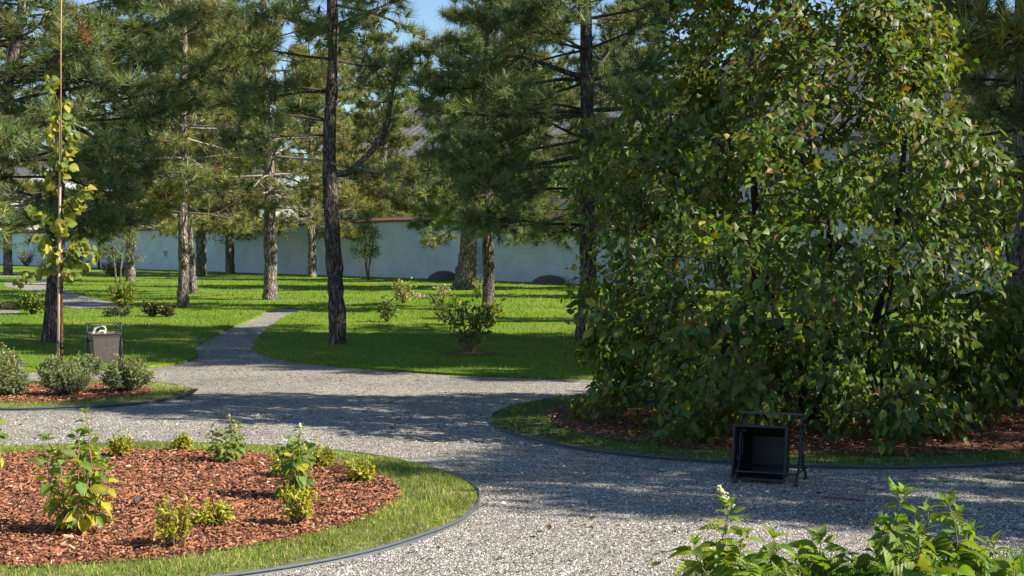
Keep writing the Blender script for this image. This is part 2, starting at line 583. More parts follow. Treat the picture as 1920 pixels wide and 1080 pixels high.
for k, (cx, cy, R1, R2) in enumerate(BEDS):
    dens = [7600, 3800, 3600][k]
    a0 = PI * (R1 ** 2 - R2 ** 2)
    N = int(a0 * dens)
    a = rng.uniform(0, 2 * PI, N)
    r = np.sqrt(rng.uniform(R2 ** 2 - .10, (R1 + (.004, .03, .004)[k]) ** 2, N))
    ok = r > R2 + .03 * np.sin(a * 5 + k) + .02 * np.sin(a * 17) + .012 * np.sin(a * 41)
    X, Y = cx + r * np.cos(a), cy + r * np.sin(a)
    ok &= (np.abs(X) < Y * .36 + 2.2) & (Y > 6.6) & (rng.random(N) < .82 + .25 * patch(X, Y, 2))
    X, Y, r = X[ok], Y[ok], r[ok]
    N = len(X)
    h = rng.uniform(.02, .046, N) * (1 - .35 * (r > R1 - .07)); w = rng.uniform(.0035, .006, N)
    Rm, P, Sc = blades(X, Y, .026, h, w, None, .7)
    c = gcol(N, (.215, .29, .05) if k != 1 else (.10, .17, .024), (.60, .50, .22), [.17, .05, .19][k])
    c *= (1 + .22 * patch(X, Y, 1.4))[:, None]
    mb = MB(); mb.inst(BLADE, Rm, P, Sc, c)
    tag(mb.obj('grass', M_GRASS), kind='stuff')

# lawn, thinning with distance
N = 600000
Y = rng.uniform(17.5, 62, N) ** 1.0
u = rng.uniform(-1, 1, N)
X = u * (Y * .36 + 2.2)
keep = rng.random(N) < np.clip((18.5 / Y) ** 1.5, 0, 1) * .36
X, Y = X[keep], Y[keep]
ok = inside(LAWN, X, Y)
for p in FARP:
    ok &= ~inside(p, X, Y)
X, Y = X[ok], Y[ok]
N = len(X)
sc = np.clip(Y / 18, 1.0, 2.6)
Rm, P, Sc = blades(X, Y, .028, rng.uniform(.03, .06, N) * sc ** .35, rng.uniform(.007, .012, N) * sc, None, .75)
c = gcol(N, (.165, .27, .022), (.36, .33, .11), .06) * (1 + .2 * patch(X, Y, .6))[:, None]
c[:, 0] *= 1 + .22 * np.clip(patch(X + 3, Y, .9), 0, 1)
mb = MB(); mb.inst(NEEDLE, Rm, P, Sc, c)
tag(mb.obj('grass', M_GRASS), kind='stuff')
# near corner
N = 26000
X, Y = rng.uniform(.5, 4.5, N), rng.uniform(6.0, 8.6, N)
ok = inside(CORN, X, Y); X, Y = X[ok], Y[ok]; N = len(X)
Rm, P, Sc = blades(X, Y, .022, rng.uniform(.05, .10, N), rng.uniform(.004, .007, N), None, .42)
mb = MB(); mb.inst(BLADE, Rm, P, Sc, gcol(N, (.12, .22, .03), (.3, .28, .1), .04))
tag(mb.obj('grass', M_GRASS), kind='stuff')

# bark chips
CHIP = (np.array([[-.5, -.5, 0], [.5, -.4, 0], [.42, .5, 0], [-.38, .42, 0], [-.42, -.42, 1], [.4, -.34, 1], [.34, .44, 1], [-.3, .36, 1]], float),
        np.array([[4, 5, 6, 7], [1, 2, 6, 5], [3, 0, 4, 7]]), np.zeros((8, 2)))
for k, (cx, cy, R1, R2) in enumerate(BEDS):
    N = [29000, 9500, 3000][k]
    a = rng.uniform(0, 2 * PI, N); r = R2 * np.sqrt(rng.uniform(0, 1.02, N))
    X, Y = cx + r * np.cos(a), cy + r * np.sin(a)
    ok = (np.abs(X) < Y * .36 + 2.2) & (Y > 6.6); X, Y = X[ok], Y[ok]; N = len(X)
    az = rng.uniform(0, 2 * PI, N); ti = rng.normal(0, .3, N); ro = rng.normal(0, .35, N)
    D = np.c_[np.cos(az) * np.cos(ti), np.sin(az) * np.cos(ti), np.sin(ti)]
    up = np.c_[ro * np.sin(az), -ro * np.cos(az), np.ones(N)]
    Rm = frames(D, up)
    L = rng.gamma(3, .0074, N) + .009
    c = np.array((.37, .155, .078))[None] * rng.uniform(.55, 1.3, (N, 1)) * rng.uniform(.9, 1.1, (N, 3))
    m = rng.random(N) < .10; c[m] = np.array((.58, .36, .23))[None] * rng.uniform(.7, 1.2, (m.sum(), 1))
    m = rng.random(N) < .06; c[m] = np.array((.09, .035, .022))[None] * rng.uniform(.7, 1.3, (m.sum(), 1))
    mb = MB(); mb.inst(CHIP, Rm, np.c_[X, Y, .032 + rng.uniform(0, .02, N)], np.c_[L * rng.uniform(.18, .4, N), L, rng.uniform(.003, .008, N)], c)
    tag(mb.obj('bark_chips', M_CHIP), kind='stuff')

# loose stones of the gravel
OCT = (np.array([[1, 0, 0], [0, 1, 0], [-1, 0, 0], [0, -1, 0], [0, 0, 1]], float), np.array([[0, 1, 4], [1, 2, 4], [2, 3, 4], [3, 0, 4]]), np.zeros((5, 2)))
N = 46000
Y = 7.3 + 7.5 * rng.random(N) ** 1.8
X = rng.uniform(-1, 1, N) * (Y * .345 + .3)
ok = ~inside(LAWN, X, Y) & ~inside(CORN, X, Y)
for cx, cy, R1, R2 in BEDS:
    ok &= np.hypot(X - cx, Y - cy) > R1 + .03
X, Y = X[ok], Y[ok]; N = len(X)
s = rng.gamma(5, .0007, N) + .0018
s[rng.random(N) < .004] *= 2.0
az = rng.uniform(0, 2 * PI, N)
Rm = frames(np.c_[np.cos(az), np.sin(az), rng.normal(0, .2, N)], np.c_[rng.normal(0, .2, (N, 2)), np.ones(N)])
g = np.clip(rng.normal(.44, .25, N), .04, .92)
c = g[:, None] * np.array([[1, .965, .91]]) * rng.uniform(.94, 1.06, (N, 3))
mb = MB(); mb.inst(OCT, Rm, np.c_[X, Y, np.full(N, .0)], np.c_[s * rng.uniform(.7, 1.5, N), s, s * rng.uniform(.6, 1.1, N)], c)
tag(mb.obj('gravel', M_STONE), kind='stuff')


# pine litter and scraps strewn on gravel and lawn
N = 2600
Y = 7.5 + 20 * rng.random(N) ** 1.3
X = rng.uniform(-1, 1, N) * (Y * .345 + .3)
az = rng.uniform(0, 2 * PI, N)
Rm = frames(np.c_[np.cos(az), np.sin(az), rng.normal(0, .12, N)], np.c_[rng.normal(0, .25, (N, 2)), np.ones(N)])
ok = np.ones(N, bool)
for cx, cy, R1, R2 in BEDS:
    ok &= np.hypot(X - cx, Y - cy) > R1 + .04
inl = inside(LAWN, X, Y)
L = rng.gamma(3, .009, N) + .008
c = np.array((.17, .11, .06))[None] * rng.uniform(.4, 1.6, (N, 1)) * rng.uniform(.85, 1.15, (N, 3))
mb = MB(); mb.inst(TINY, Rm[ok], np.c_[X, Y, np.where(inl, .06, .006)][ok], np.c_[L * rng.uniform(.12, .7, N), L, L][ok], c[ok])
tag(mb.obj('litter', M_CHIP), kind='stuff')


# edging strips round the beds
def edging(cx, cy, R, label):
    mb = MB()
    a = np.arange(241) * 2 * PI / 240
    r = R + .014 + .006 * np.sin(a * 7) + .004 * np.sin(a * 17)
    z = .024 + .004 * np.sin(a * 9)
    P = np.c_[r * np.cos(a), r * np.sin(a), z]
    mb.tube(P, .0095, 8, (.085, .10, .115), cap=False)
    n = len(a)
    V = np.concatenate([P + [0, 0, -.012], np.c_[(r + .012) * np.cos(a), (r + .012) * np.sin(a), np.full(n, -.01)]])
    i = np.arange(n - 1)
    mb.add(V, np.stack([i, i + 1, i + 1 + n, i + n], -1), (.085, .10, .115), smooth=True)
    o = mb.obj('lawn_edging', M_EDGE, loc=(cx, cy, 0))
    return tag(o, label, 'edging', 'plastic edging strips round the beds')


edging(*BEDS[0][:3], 'grey plastic edging strip around the near bed of open bark mulch')
edging(*BEDS[1][:3], 'dark edging strip around the shaded bed under the large leafy tree')
edging(*BEDS[2][:3], 'grey edging strip around the small bed with the staked sapling')


# ------------------------------------------------------------------ wall and houses behind
def wall_materials():
    m, nt, b, out = new_mat('whitewashed brick')
    tc = nt.nodes.new('ShaderNodeTexCoord')
    br = N_(nt, 'ShaderNodeTexBrick', Scale=1.0)
    br.inputs['Brick Width'].default_value = .27
    br.inputs['Row Height'].default_value = .085
    br.inputs['Mortar Size'].default_value = .010
    br.inputs['Color1'].default_value = (.70, .755, .82, 1)  # white paint, with the blue of skylit shade mixed into the colour
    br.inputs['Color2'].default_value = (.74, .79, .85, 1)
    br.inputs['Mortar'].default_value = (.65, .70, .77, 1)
    nt.links.new(tc.outputs['UV'], br.inputs['Vector'])
    n = N_(nt, 'ShaderNodeTexNoise', Scale=.9, Detail=7.0, Roughness=.65)
    nt.links.new(tc.outputs['UV'], n.inputs['Vector'])
    r = ramp(nt, n.outputs[0], [(.28, (.74, .74, .74)), (.6, (1, 1, 1))])
    nt.links.new(mul(nt, br.outputs[0], r.outputs[0]), b.inputs['Base Color'])
    b.inputs['Roughness'].default_value = .85
    bump(nt, b, br.outputs[0], .35, .012)
    return m


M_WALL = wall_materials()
WB0 = np.array([-4.56, 60.8]); WD = nrm(np.array([17.66, -19.9])); WN = np.array([WD[1], -WD[0]])   # WN looks to the camera
wl_th = thing('garden_wall', 'long whitewashed brick wall closing the lawn, brown tile coping on top', 'wall', (0, 0, 0))
ss = np.linspace(-60, 42, 52)
topz = np.interp(ss, [-60, -32, -12, 0, 14, 42], [1.72, 1.80, 1.98, 2.22, 2.20, 2.12])
P0 = WB0[None] + ss[:, None] * WD[None]
mb = MB()
V = np.concatenate([np.c_[P0, np.full(52, -.05)], np.c_[P0, topz], np.c_[P0 - WN * .5, topz], np.c_[P0 - WN * .5, np.full(52, -.05)]])
U = np.concatenate([np.c_[ss, np.full(52, -.05)], np.c_[ss, topz], np.c_[ss, topz], np.c_[ss, np.full(52, -.05)]])
i = np.arange(51)
for k in range(3):
    mb.add(V, np.stack([i + 52 * k, i + 1 + 52 * k, i + 1 + 52 * (k + 1), i + 52 * (k + 1)], -1), uv=U)
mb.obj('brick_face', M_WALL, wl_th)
mb = MB()
prof = [(.10, -.02), (.10, .05), (-.25, .17), (-.60, .05), (-.60, -.02)]
V = np.concatenate([np.c_[P0 + WN * a, topz + h] for a, h in prof])
for k in range(5):
    k2 = (k + 1) % 5
    mb.add(V, np.stack([i + 52 * k, i + 1 + 52 * k, i + 1 + 52 * k2, i + 52 * k2], -1), (.16, .085, .065))
mb.obj('coping', M_PAINT, wl_th)


def house(s0, off, L, D, eave, ridge, label, wallc, roofc, ang=None, wins=4, win_z=2.6, win_h=1.3):
    c = WB0 + WD * s0 - WN * off
    t = thing('house', label, 'house', (c[0], c[1], 0), 'pale houses beyond the garden wall', math.atan2(WD[1], WD[0]) if ang is None else ang)
    mb = MB()
    x, y = L / 2, D / 2
    V = np.array([[-x, -y, 0], [x, -y, 0], [x, y, 0], [-x, y, 0], [-x, -y, eave], [x, -y, eave], [x, y, eave], [-x, y, eave], [-x, 0, ridge], [x, 0, ridge]])
    mb.add(V, [[0, 1, 5, 4], [1, 2, 6, 5], [2, 3, 7, 6], [3, 0, 4, 7]], wallc)
    mb.add(V, [[4, 7, 8], [5, 9, 6]], wallc)
    mb.obj('wall', M_PAINT, t)
    mb = MB()
    e, th = .45, .14
    sl = (ridge - eave) / y
    for sg in (-1, 1):
        a = np.array([[-x - e, sg * (y + e), eave - sl * e + .03], [x + e, sg * (y + e), eave - sl * e + .03], [x + e, 0, ridge + .03], [-x - e, 0, ridge + .03]])
        Vv = np.r_[a, a + [0, 0, th]]
        mb.add(Vv, [[0, 1, 2, 3], [4, 5, 6, 7], [0, 1, 5, 4], [1, 2, 6, 5], [3, 0, 4, 7]], roofc)
        nseam = int(L / .55)
        for q in range(nseam):
            xx = -x - e + (q + .5) * (L + 2 * e) / nseam
            p = np.array([[xx, sg * (y + e), eave - sl * e + th + .04], [xx, sg * .02, ridge + th + .04]])
            mb.tube(p, .03, 4, tuple(v * .8 for v in roofc), smooth=False)
    rf = mb.obj('roof', M_PAINT, t)
    mb = MB(); mb.box((x * .4, .4, ridge + .4), (.7, .6, 1.6), (.30, .24, .21)); mb.box((x * .4, .4, ridge + 1.26), (.85, .75, .12), (.2, .18, .17))
    mb.obj('chimney', M_PAINT, rf)
    gx = (-.5, .5)
    for q in range(wins):
        xx = -x + (q + .5) * L / wins
        mb = MB()
        for cc, sz in (((xx, -y - .03, win_z - win_h / 2), (1.1, .10, .09)), ((xx, -y - .03, win_z + win_h / 2), (1.1, .10, .09)),
                       ((xx - .505, -y - .03, win_z), (.09, .10, win_h - .09)), ((xx + .505, -y - .03, win_z), (.09, .10, win_h - .09)), ((xx, -y - .03, win_z), (.06, .09, win_h - .09))):
            mb.box(cc, sz, (.62, .61, .59))
        w = mb.obj('window', M_PAINT, t)
        mb = MB(); mb.box((xx, -y - .012, win_z), (.92, .02, win_h - .09), (.03, .035, .045))
        mb.obj('pane', M_IRON, w)
    return t


house(-57, 9, 17, 8, 4.0, 6.6, 'pale house with dark windows beyond the wall at its far left end', (.50, .50, .50), (.20, .19, .19), wins=5, win_z=2.35)
house(-4, 12, 20, 9, 5.4, 8.2, 'grey roofed house beyond the wall, behind the middle pines', (.40, .41, .44), (.20, .19, .19), wins=5, win_z=3.3)
house(23, 9, 26, 9, 5.0, 8.6, 'house with steep grey roof beyond the wall, behind the large leafy tree', (.42, .42, .43), (.15, .135, .125), wins=7, win_z=3.2)


# boulders at the foot of the wall
def boulder(px, py, w, h, col, label):
    p = G(px, py)
    mb = MB()
    mb.blob((0, 0, -.05), (w, w * .75, h + .05), 26, 10, col, noise=.022, zmin=-.1)
    o = mb.obj('boulder', attr_boulder, loc=(p[0], p[1], .03))
    tag(o, label, 'boulder', 'rounded boulders along the wall')


attr_boulder = attr_mat('boulder stone', .95, .2, 14, .65, 1.2, .5)
boulder(832, 527, .60, .34, (.15, .12, .10), 'dark rounded boulder by the white wall left of the leaning pine')
boulder(1030, 533, .62, .28, (.17, .14, .12), 'low rounded boulder by the white wall at the left edge of the leafy tree')
boulder(1862, 558, .60, .52, (.36, .31, .24), 'beige rounded boulder by the white wall behind the leafy tree at right')
boulder(412, 507, .42, .16, (.16, .13, .11), 'small dark boulder at the wall foot between two thin pine trunks')


# ------------------------------------------------------------------ pines
def curve(p0, d0, L, n, droop=0.0, rise=0.0, wob=.06, r=None):
    r = r or rng
    P = [np.asarray(p0, float)]
    d = nrm(d0)
    st = L / (n - 1)
    for k in range(n - 1):
        t = k / (n - 1)
        d = nrm(d + np.array([0, 0, -droop * (1 - t) + rise * t]) * st + r.normal(0, wob, 3))
        P.append(P[-1] + d * st)
    return np.array(P)


class Pine:
    def __init__(self, seed, needle=.19, dens=1.0, needles=33, tint=(.18, .235, .09), zfine=99):
        self.r = np.random.default_rng(seed)
        self.mb = MB()
        self.tp, self.td, self.ts, self.tc = [], [], [], []
        self.needle, self.dens, self.needles, self.tint = needle, dens, needles, np.array(tint)
        self.zfine, self.wid = zfine, .0115

    def tuft(self, p, d, s=1.0, dry=False):
        self.tp.append(p); self.td.append(d); self.ts.append(s)
        self.tc.append((.26, .115, .045) if dry else self.tint * self.r.uniform(.5, 1.4) * np.array([self.r.uniform(.85, 1.25), 1, self.r.uniform(.7, 1.1)]))

    def shoots(self, P, rad, bare=False, start=.35, dry=0.006, tw=(.07, .055, .045), sc=1.0):
        """side shoots with needle tufts along a branch"""
        r = self.r
        n = len(P)
        L = np.linalg.norm(np.diff(P, axis=0), axis=1).sum()
        k = max(3, int(L / .15 * self.dens))
        for q in range(k):
            f = start + (1 - start) * (q + r.random()) / k
            x = f * (n - 1); a = min(int(x), n - 2)
            p = P[a] + (P[a + 1] - P[a]) * (x - a)
            d = nrm(P[a + 1] - P[a])
            side = nrm(np.cross(d, [0, 0, 1])) * (1 if q % 2 else -1)
            dd = nrm(d * .75 + side * r.uniform(.5, 1.1) + np.array([0, 0, r.normal(.05, .3)]))
            l = (.22 + .5 * (1 - f)) * r.uniform(.6, 1.25) * min(1.3, .45 + L * .4) * sc
            S_ = curve(p, dd, l, 4, .3, 1.2, .10, r)
            isb = bare and r.random() < .75
            self.mb.tube(S_, np.linspace(.007, .003, 4), 3, tw, 0, cap=False)
            if isb:
                if r.random() < .6:
                    S2 = curve(S_[2], nrm(S_[3] - S_[2] + r.normal(0, .6, 3)), l * .6, 3, .2, 0, .2, r)
                    self.mb.tube(S2, np.linspace(.004, .002, 3), 3, tw, 0, cap=False)
                continue
            dr = r.random() < dry
            self.tuft(S_[-1], nrm(S_[-1] - S_[-2] + [0, 0, .25]), r.uniform(.85, 1.2), dr)
            self.tuft(S_[2], nrm(S_[2] - S_[1] + r.normal(0, .3, 3)), r.uniform(.75, 1.0), dr)
            if l > .2:
                for _ in range(2):
                    d3 = nrm(S_[2] - S_[1] + r.normal(0, .7, 3)); e = S_[1] + d3 * l * .5
                    self.mb.tube(np.array([S_[1], e]), [.005, .003], 3, tw, 0, cap=False)
                    self.tuft(e, nrm(d3 + [0, 0, .3]), r.uniform(.8, 1.1), dr)
        if not bare:
            self.tuft(P[-1], nrm(P[-1] - P[-2] + [0, 0, .2]), 1.15)

    def branch(self, p0, d0, L, r0, bare=False, droop=.15, rise=.35, dry=.006, tw=(.075, .06, .05), start=.3, sc=1.0):
        n = max(5, int(L / .28))
        P = curve(p0, d0, L, n, droop, rise, .07, self.r)
        self.mb.tube(P, np.linspace(r0, .006, n), 5, tw, 0, cap=False)
        self.shoots(P, r0, bare, start, dry, tw, sc)
        return P

    def finish_needles(self):
        if not self.tp:
            return
        r = self.r
        T, k = len(self.tp), self.needles
        tp, td, ts, tc = map(np.array, (self.tp, self.td, self.ts, self.tc))
        N = T * k
        D = np.repeat(td, k, 0)
        R_ = frames(D, r.normal(size=(N, 3)))
        ph = np.radians(r.uniform(8, 82, N)); th = r.uniform(0, 2 * PI, N)
        loc = np.c_[np.sin(ph) * np.cos(th), np.cos(ph), np.sin(ph) * np.sin(th)]
        hi_ = np.repeat(tp[:, 2] > self.zfine, k)
        keep = ~hi_ | (np.arange(N) % 4 == 0)
        nd = np.einsum('nij,nj->ni', R_, loc); nd[:, 2] -= .12; nd = nrm(nd)
        off = r.uniform(-.09, .02, N)[:, None] * D
        L = self.needle * np.repeat(ts, k) * r.uniform(.7, 1.1, N)
        Rm = frames(nd, r.normal(size=(N, 3)))
        c = np.repeat(tc, k, 0) * r.uniform(.75, 1.25, (N, 1))
        wd = np.where(hi_, .030, self.wid) * r.uniform(.7, 1.3, N)
        self.mb.inst(NEEDLE, Rm[keep], (np.repeat(tp, k, 0) + off)[keep], np.c_[wd, L, L][keep], c[keep], 1)


def trunk_mesh(P, rad, bark, parent, name='trunk', seed=1, n=14):
    mb = MB()
    P = smooth_poly(P, 6); r = np.interp(np.linspace(0, 1, len(P)), np.linspace(0, 1, len(rad)), rad)
    rr = np.random.default_rng(seed)
    mb.tube(P, r * (1 + .05 * rr.normal(size=len(r))), n, cap=True, rough=.05)
    return mb.obj(name, bark, parent), P, r


def whorls(pn, TP, TR, z0, z1, Lmax, step=.42, per=(3, 5), bare_below=0.0, skip=None, Lfun=None):
    z = z0
    r = pn.r
    H = TP[-1][2]
    while z < z1:
        i = int(np.argmin(abs(TP[:, 2] - z)))
        f = (z - z0) / max(H - z0, .1)
        a0 = r.uniform(0, 2 * PI)
        k = r.integers(per[0], per[1] + 1)
        for q in range(k):
            a = a0 + q * 2 * PI / k + r.normal(0, .25)
            if skip and skip(z, a, r):
                continue
            L = Lmax * (1 - f) ** .8 * r.uniform(.6, 1.08) + .25
            if z < z0 + .8: L *= .85
            el = r.normal(.0 + .5 * f, .16)
            d = np.array([math.cos(a) * math.cos(el), math.sin(a) * math.cos(el), math.sin(el)])
            bare = z < bare_below and r.random() < .82
            tw = (.32, .275, .235) if bare else (.075, .06, .05)
            pn.branch(TP[i] + d * TR[i] * .6, d, L, .012 + .014 * L / 2, bare, tw=tw)
        z += step * r.uniform(.75, 1.25)


def pine(px, py, w_px, lean, H, label, seed, z0, Lmax, bare_below=0., limbs=(), skip=None, per=(3, 5), step=.42, dens=1.0, dmax=None, wob=.03, tint=(.18, .23, .095), base=None, needle=.23, bark=None):
    b = G(px, py) if base is None else np.array(base, float)
    d = b[1]
    r0 = w_px / F_PX * d / 2
    t = thing('pine_tree', label, 'pine tree', (b[0], b[1], .02), 'pines on the lawn')
    rr = np.random.default_rng(seed)
    zs = np.array([-.06, .25, 1.0, 2.0, 3.2, 4.6, 6.2, H * .85, H]) if H > 7.5 else np.array([-.06, .25, 1, 2, 3, H * .7, H])
    pts = np.c_[lean[0] * zs + wob * rr.normal(size=len(zs)) * (zs > .3), lean[1] * zs + wob * rr.normal(size=len(zs)) * (zs > .3), zs]
    rad = r0 * np.interp(zs / H, [-.1, .0, .03, .1, .5, 1], [1.18, 1.15, 1.0, .93, .62, .06])
    _, TP, TR = trunk_mesh(pts, rad, bark or M_BARK, t, seed=seed)
    pn = Pine(seed + 100, dens=dens, tint=tint, needle=needle, zfine=CAM_H + .158 * d + .35)
    pn.wid = .0115 * (d / 24) ** .5
    whorls(pn, TP, TR, z0, H - .15, Lmax, step, per, bare_below, skip)
    for lp, lr, sc in limbs:                      # surveyed limbs: absolute points
        Lp = smooth_poly(np.array(lp) - np.array([b[0], b[1], .02]), 5)
        r_ = np.linspace(lr, .006, len(Lp))
        mb = MB(); mb.tube(Lp, r_, 8, rough=.05); mb.obj('limb', bark or M_BARK, t)
        if sc > 0:
            pn.shoots(Lp, .02, start=.4, sc=sc)
    # leader
    pn.tuft(TP[-1], np.array([0, 0, 1.]), 1.3)
    pn.finish_needles()
    pn.mb.obj('crown', [M_TWIG, M_NEEDLE], t)
    return t


# near row, from left to right
D5 = G(633, 648)[1]; D8 = G(1100, 640)[1]; D1 = G(95, 645)[1]
pine(-70, 652, 32, (.19, .0), 9.5, 'pine at the left edge, only its leaning upper trunk and boughs in view', 11, 1.9, 2.6, dens=1.1)
pine(95, 645, 31, (.04, .02), 9.5, 'thick dark pine trunk right behind the staked sapling', 12, 2.25, 2.6, bare_below=3.3, bark=M_BARK_SHADED,
     limbs=[([Q(125, 235, D1), Q(165, 250, D1), Q(215, 300, D1 - .3), Q(255, 372, D1 - .5)], .045, 0.0),
            ([Q(122, 90, D1), Q(160, 80, D1 - .4), Q(200, 100, D1 - .7), Q(235, 160, D1 - 1)], .035, .5)])
pine(343, 580, 21, (.003, 0), 10.5, 'straight pale pine trunk at the left end of the sunlit lawn', 13, 2.1, 2.3, bare_below=4.4, per=(4, 6), tint=(.20, .22, .075))  # needles yellowed to look sunlit, as on the others with this tint
pine(362, 553, 15, (.002, 0), 9.0, 'slimmest pine trunk, close behind the straight pale trunk', 14, 2.2, 2.0, tint=(.20, .22, .075))
pine(377, 519, 20, (0, 0), 10.0, 'dark pine trunk near the wall behind the slimmest pine', 15, 2.0, 2.4)
pine(507, 564, 26, (-.018, 0), 11.0, 'straight pine with sunlit trunk above the end of the narrow gravel path', 16, 2.4, 2.4, bare_below=4.7, per=(4, 6), tint=(.20, .22, .075))
pine(633, 648, 33, (-.012, 0), 9.5, 'dark crooked pine at the lawn edge with one bare curved limb', 17, 2.75, 2.3, bare_below=3.3, wob=.045, bark=M_BARK_SHADED, skip=lambda z, a, r: z < 3.9 and math.cos(a - .2) > .45,
     limbs=[([Q(628, 325, D5), Q(655, 322, D5), Q(690, 290, D5 - .1), Q(722, 245, D5 - .1), Q(738, 160, D5 - .1), Q(752, 108, D5 - .1), Q(790, 94, D5 - .2), Q(830, 110, D5 - .3)], .062, .35),
            ([Q(632, 10, D5), Q(700, 25, D5 - .2), Q(760, 50, D5 - .3), Q(815, 78, D5 - .4), Q(850, 70, D5 - .5)], .026, .3)])
pine(868, 545, 36, (.13, -.01), 9.0, 'pale thick pine leaning right beside a rounded boulder', 18, 2.1, 2.3, dens=1.15)
pine(916, 583, 23, (-.008, 0), 8.5, 'slender dark pine just in front of the leaning pine', 19, 1.75, 2.2, dens=1.15, bark=M_BARK_SHADED)
pine(1098, 640, 36, (.004, 0), 10.0, 'thick shaded pine trunk half hidden by the leafy tree', 20, 1.9, 2.9, dens=1.15, per=(4, 6), bark=M_BARK_SHADED,
     limbs=[([Q(1090, 145, D8), Q(1040, 128, D8 - .3), Q(985, 108, D8 - .6), Q(920, 110, D8 - .9), Q(850, 130, D8 - 1.1)], .05, .9),
            ([Q(1095, 215, D8), Q(1030, 225, D8 - .5), Q(950, 262, D8 - .9), Q(870, 270, D8 - 1.2)], .045, .9),
            ([Q(1100, 290, D8), Q(1030, 305, D8 - .4), Q(950, 320, D8 - .8), Q(880, 360, D8 - 1.)], .045, .9),
            ([Q(1110, 150, D8), Q(1170, 135, D8 - .3), Q(1230, 128, D8 - .4)], .04, .7)])
pine(1915, 660, 40, (-.004, 0), 9.5, 'reddish pine trunk at the right edge above the leafy tree', 21, 3.3, 2.3)
# far row in front of the wall
SUNLIT_TINT = (.25, .265, .085)  # needle colour lightened to imitate sunlight on the far pines
far = [(245, 530, 'sunlit background pine between the young tree and the pale trunk', 1.0, .3),
       (432, 516, 'sunlit background pine left of the long bare wall section', 1.1, 1.9),
       (585, 521, 'sunlit background pine behind the narrow path end', 1.0, 3.6),
       (720, 517, 'background pine near the wall right of the crooked pine', .92, 5.0),
       (1010, 530, 'background pine by the wall hidden behind the slender dark pine', 1.05, 2.5),
       (1180, 545, 'background pine hidden behind the left of the leafy tree', .95, 4.2),
       (1760, 566, 'background pine behind the right of the leafy tree', .95, .9),
       (15, 517, 'background pine at the far left by the winding path', 1.1, 5.6)]
protos = [pine(far[0][0], far[0][1], 18, (.006, 0), 10.0, far[0][2], 40, 2.2, 2.5, tint=SUNLIT_TINT, step=.42, needle=.22),
          pine(far[4][0], far[4][1], 20, (-.008, 0), 11.0, far[4][2], 41, 2.1, 2.6, tint=(.19, .22, .07), step=.42, needle=.24)]


def copy_thing(src, loc, label, sc=1.0, rz=0.0, group=None):
    o = src.copy(); COL.objects.link(o)
    o.location = Vector([float(v) for v in loc]); o.rotation_euler = (0, 0, rz); o.scale = (sc, sc, sc)
    o['label'] = label
    if group: o['group'] = group
    for ch in list(src.children):
        c = ch.copy(); COL.objects.link(c); c.parent = o
    return o


for k, (px, py, lab, sc, rz) in enumerate(far):
    if k in (0, 4):
        continue
    p = G(px, py)
    copy_thing(protos[1 if k in (3, 5, 6) else 0], (p[0], p[1], .02), lab, sc, rz)
for k, (px, Yd, sc, rz, lab) in enumerate([(300, 92, 1.2, .4, 'sunlit pine top beyond the wall above its left part'), (470, 84, 1.3, 1.7, 'sunlit pine top beyond the wall left of the crooked pine'),
                                           (690, 80, 1.3, 3.1, 'sunlit pine top beyond the wall right of the crooked pine'), (790, 86, 1.22, 4.4, 'sunlit pine top beyond the wall above the boulder'),
                                           (635, 72, 1.12, 2.9, 'sunlit pine top beyond the wall right behind the crooked pine'), (150, 96, 1.2, 5.2, 'sunlit pine top beyond the wall near the pale house'), (1010, 72, 1.0, 2.2, 'sunlit pine top beyond the wall behind the shaded thick pine')]):
    copy_thing(protos[0], ((px - 960) / F_PX * Yd, Yd, 0), lab, sc, rz, 'pines beyond the garden wall')
# pines outside the frame at the right, whose shade lies on the lawn
for k, (x, y, sc, rz, lab) in enumerate([(8.8, 18.7, 1.42, 0., 'pine outside the right edge nearest the gravel'),
                                         (12.4, 18.2, 1.5, 2., 'second pine outside the right edge behind the nearest one'),
                                         (10.4, 22.2, 1.08, 4., 'third pine outside the right edge on the lawn'),
                                         (14.6, 20.4, 1.35, 1., 'tallest pine far outside the right edge'),
                                         (13.2, 27.0, 1.1, 3., 'pine outside the right edge at the middle of the lawn'),
                                         (18.0, 34.0, 1.1, 5., 'pine far outside the right edge towards the wall')]):
    copy_thing(protos[k % 2], (x, y, .02), lab, sc, rz)


# ------------------------------------------------------------------ leafy trees grown towards crown points
def grow(targets, trunkP, r, sag=.0, seg=.16):
    """skeleton that reaches every target; returns nodes, parent, list of paths"""
    nodes = [p for p in trunkP]; par = [i - 1 for i in range(len(trunkP))]
    paths = []
    base = trunkP[0]
    order = np.argsort(np.linalg.norm((targets - trunkP[-1]) * [1, 1, .7], axis=1))
    for ti in order:
        t = targets[ti]
        A = np.array(nodes)
        dv = t - A
        dist = np.linalg.norm(dv, axis=1)
        cost = dist + .25 * np.maximum(0, A[:, 2] - t[2]) + .12 * np.linalg.norm(A - base, axis=1)
        j = int(np.argmin(cost))
        L = dist[j]
        n = max(2, int(L / seg))
        out = nrm(A[j] - A[par[j]]) if par[j] >= 0 else np.array([0, 0, 1.])
        ids = [j]
        for q in range(1, n + 1):
            f = q / n
            p = A[j] + dv[j] * f + out * L * .22 * math.sin(PI * f) + r.normal(0, .02, 3) * (q < n) + np.array([0, 0, sag * L * math.sin(PI * f)])
            nodes.append(p); par.append(ids[-1]); ids.append(len(nodes) - 1)
        paths.append(ids)
    N = len(nodes)
    cnt = np.zeros(N)
    for ids in paths:
        cnt[ids[-1]] += 1
    for i in range(N - 1, 0, -1):
        if par[i] >= 0:
            cnt[par[i]] += cnt[i]
    return np.array(nodes), par, paths, cnt


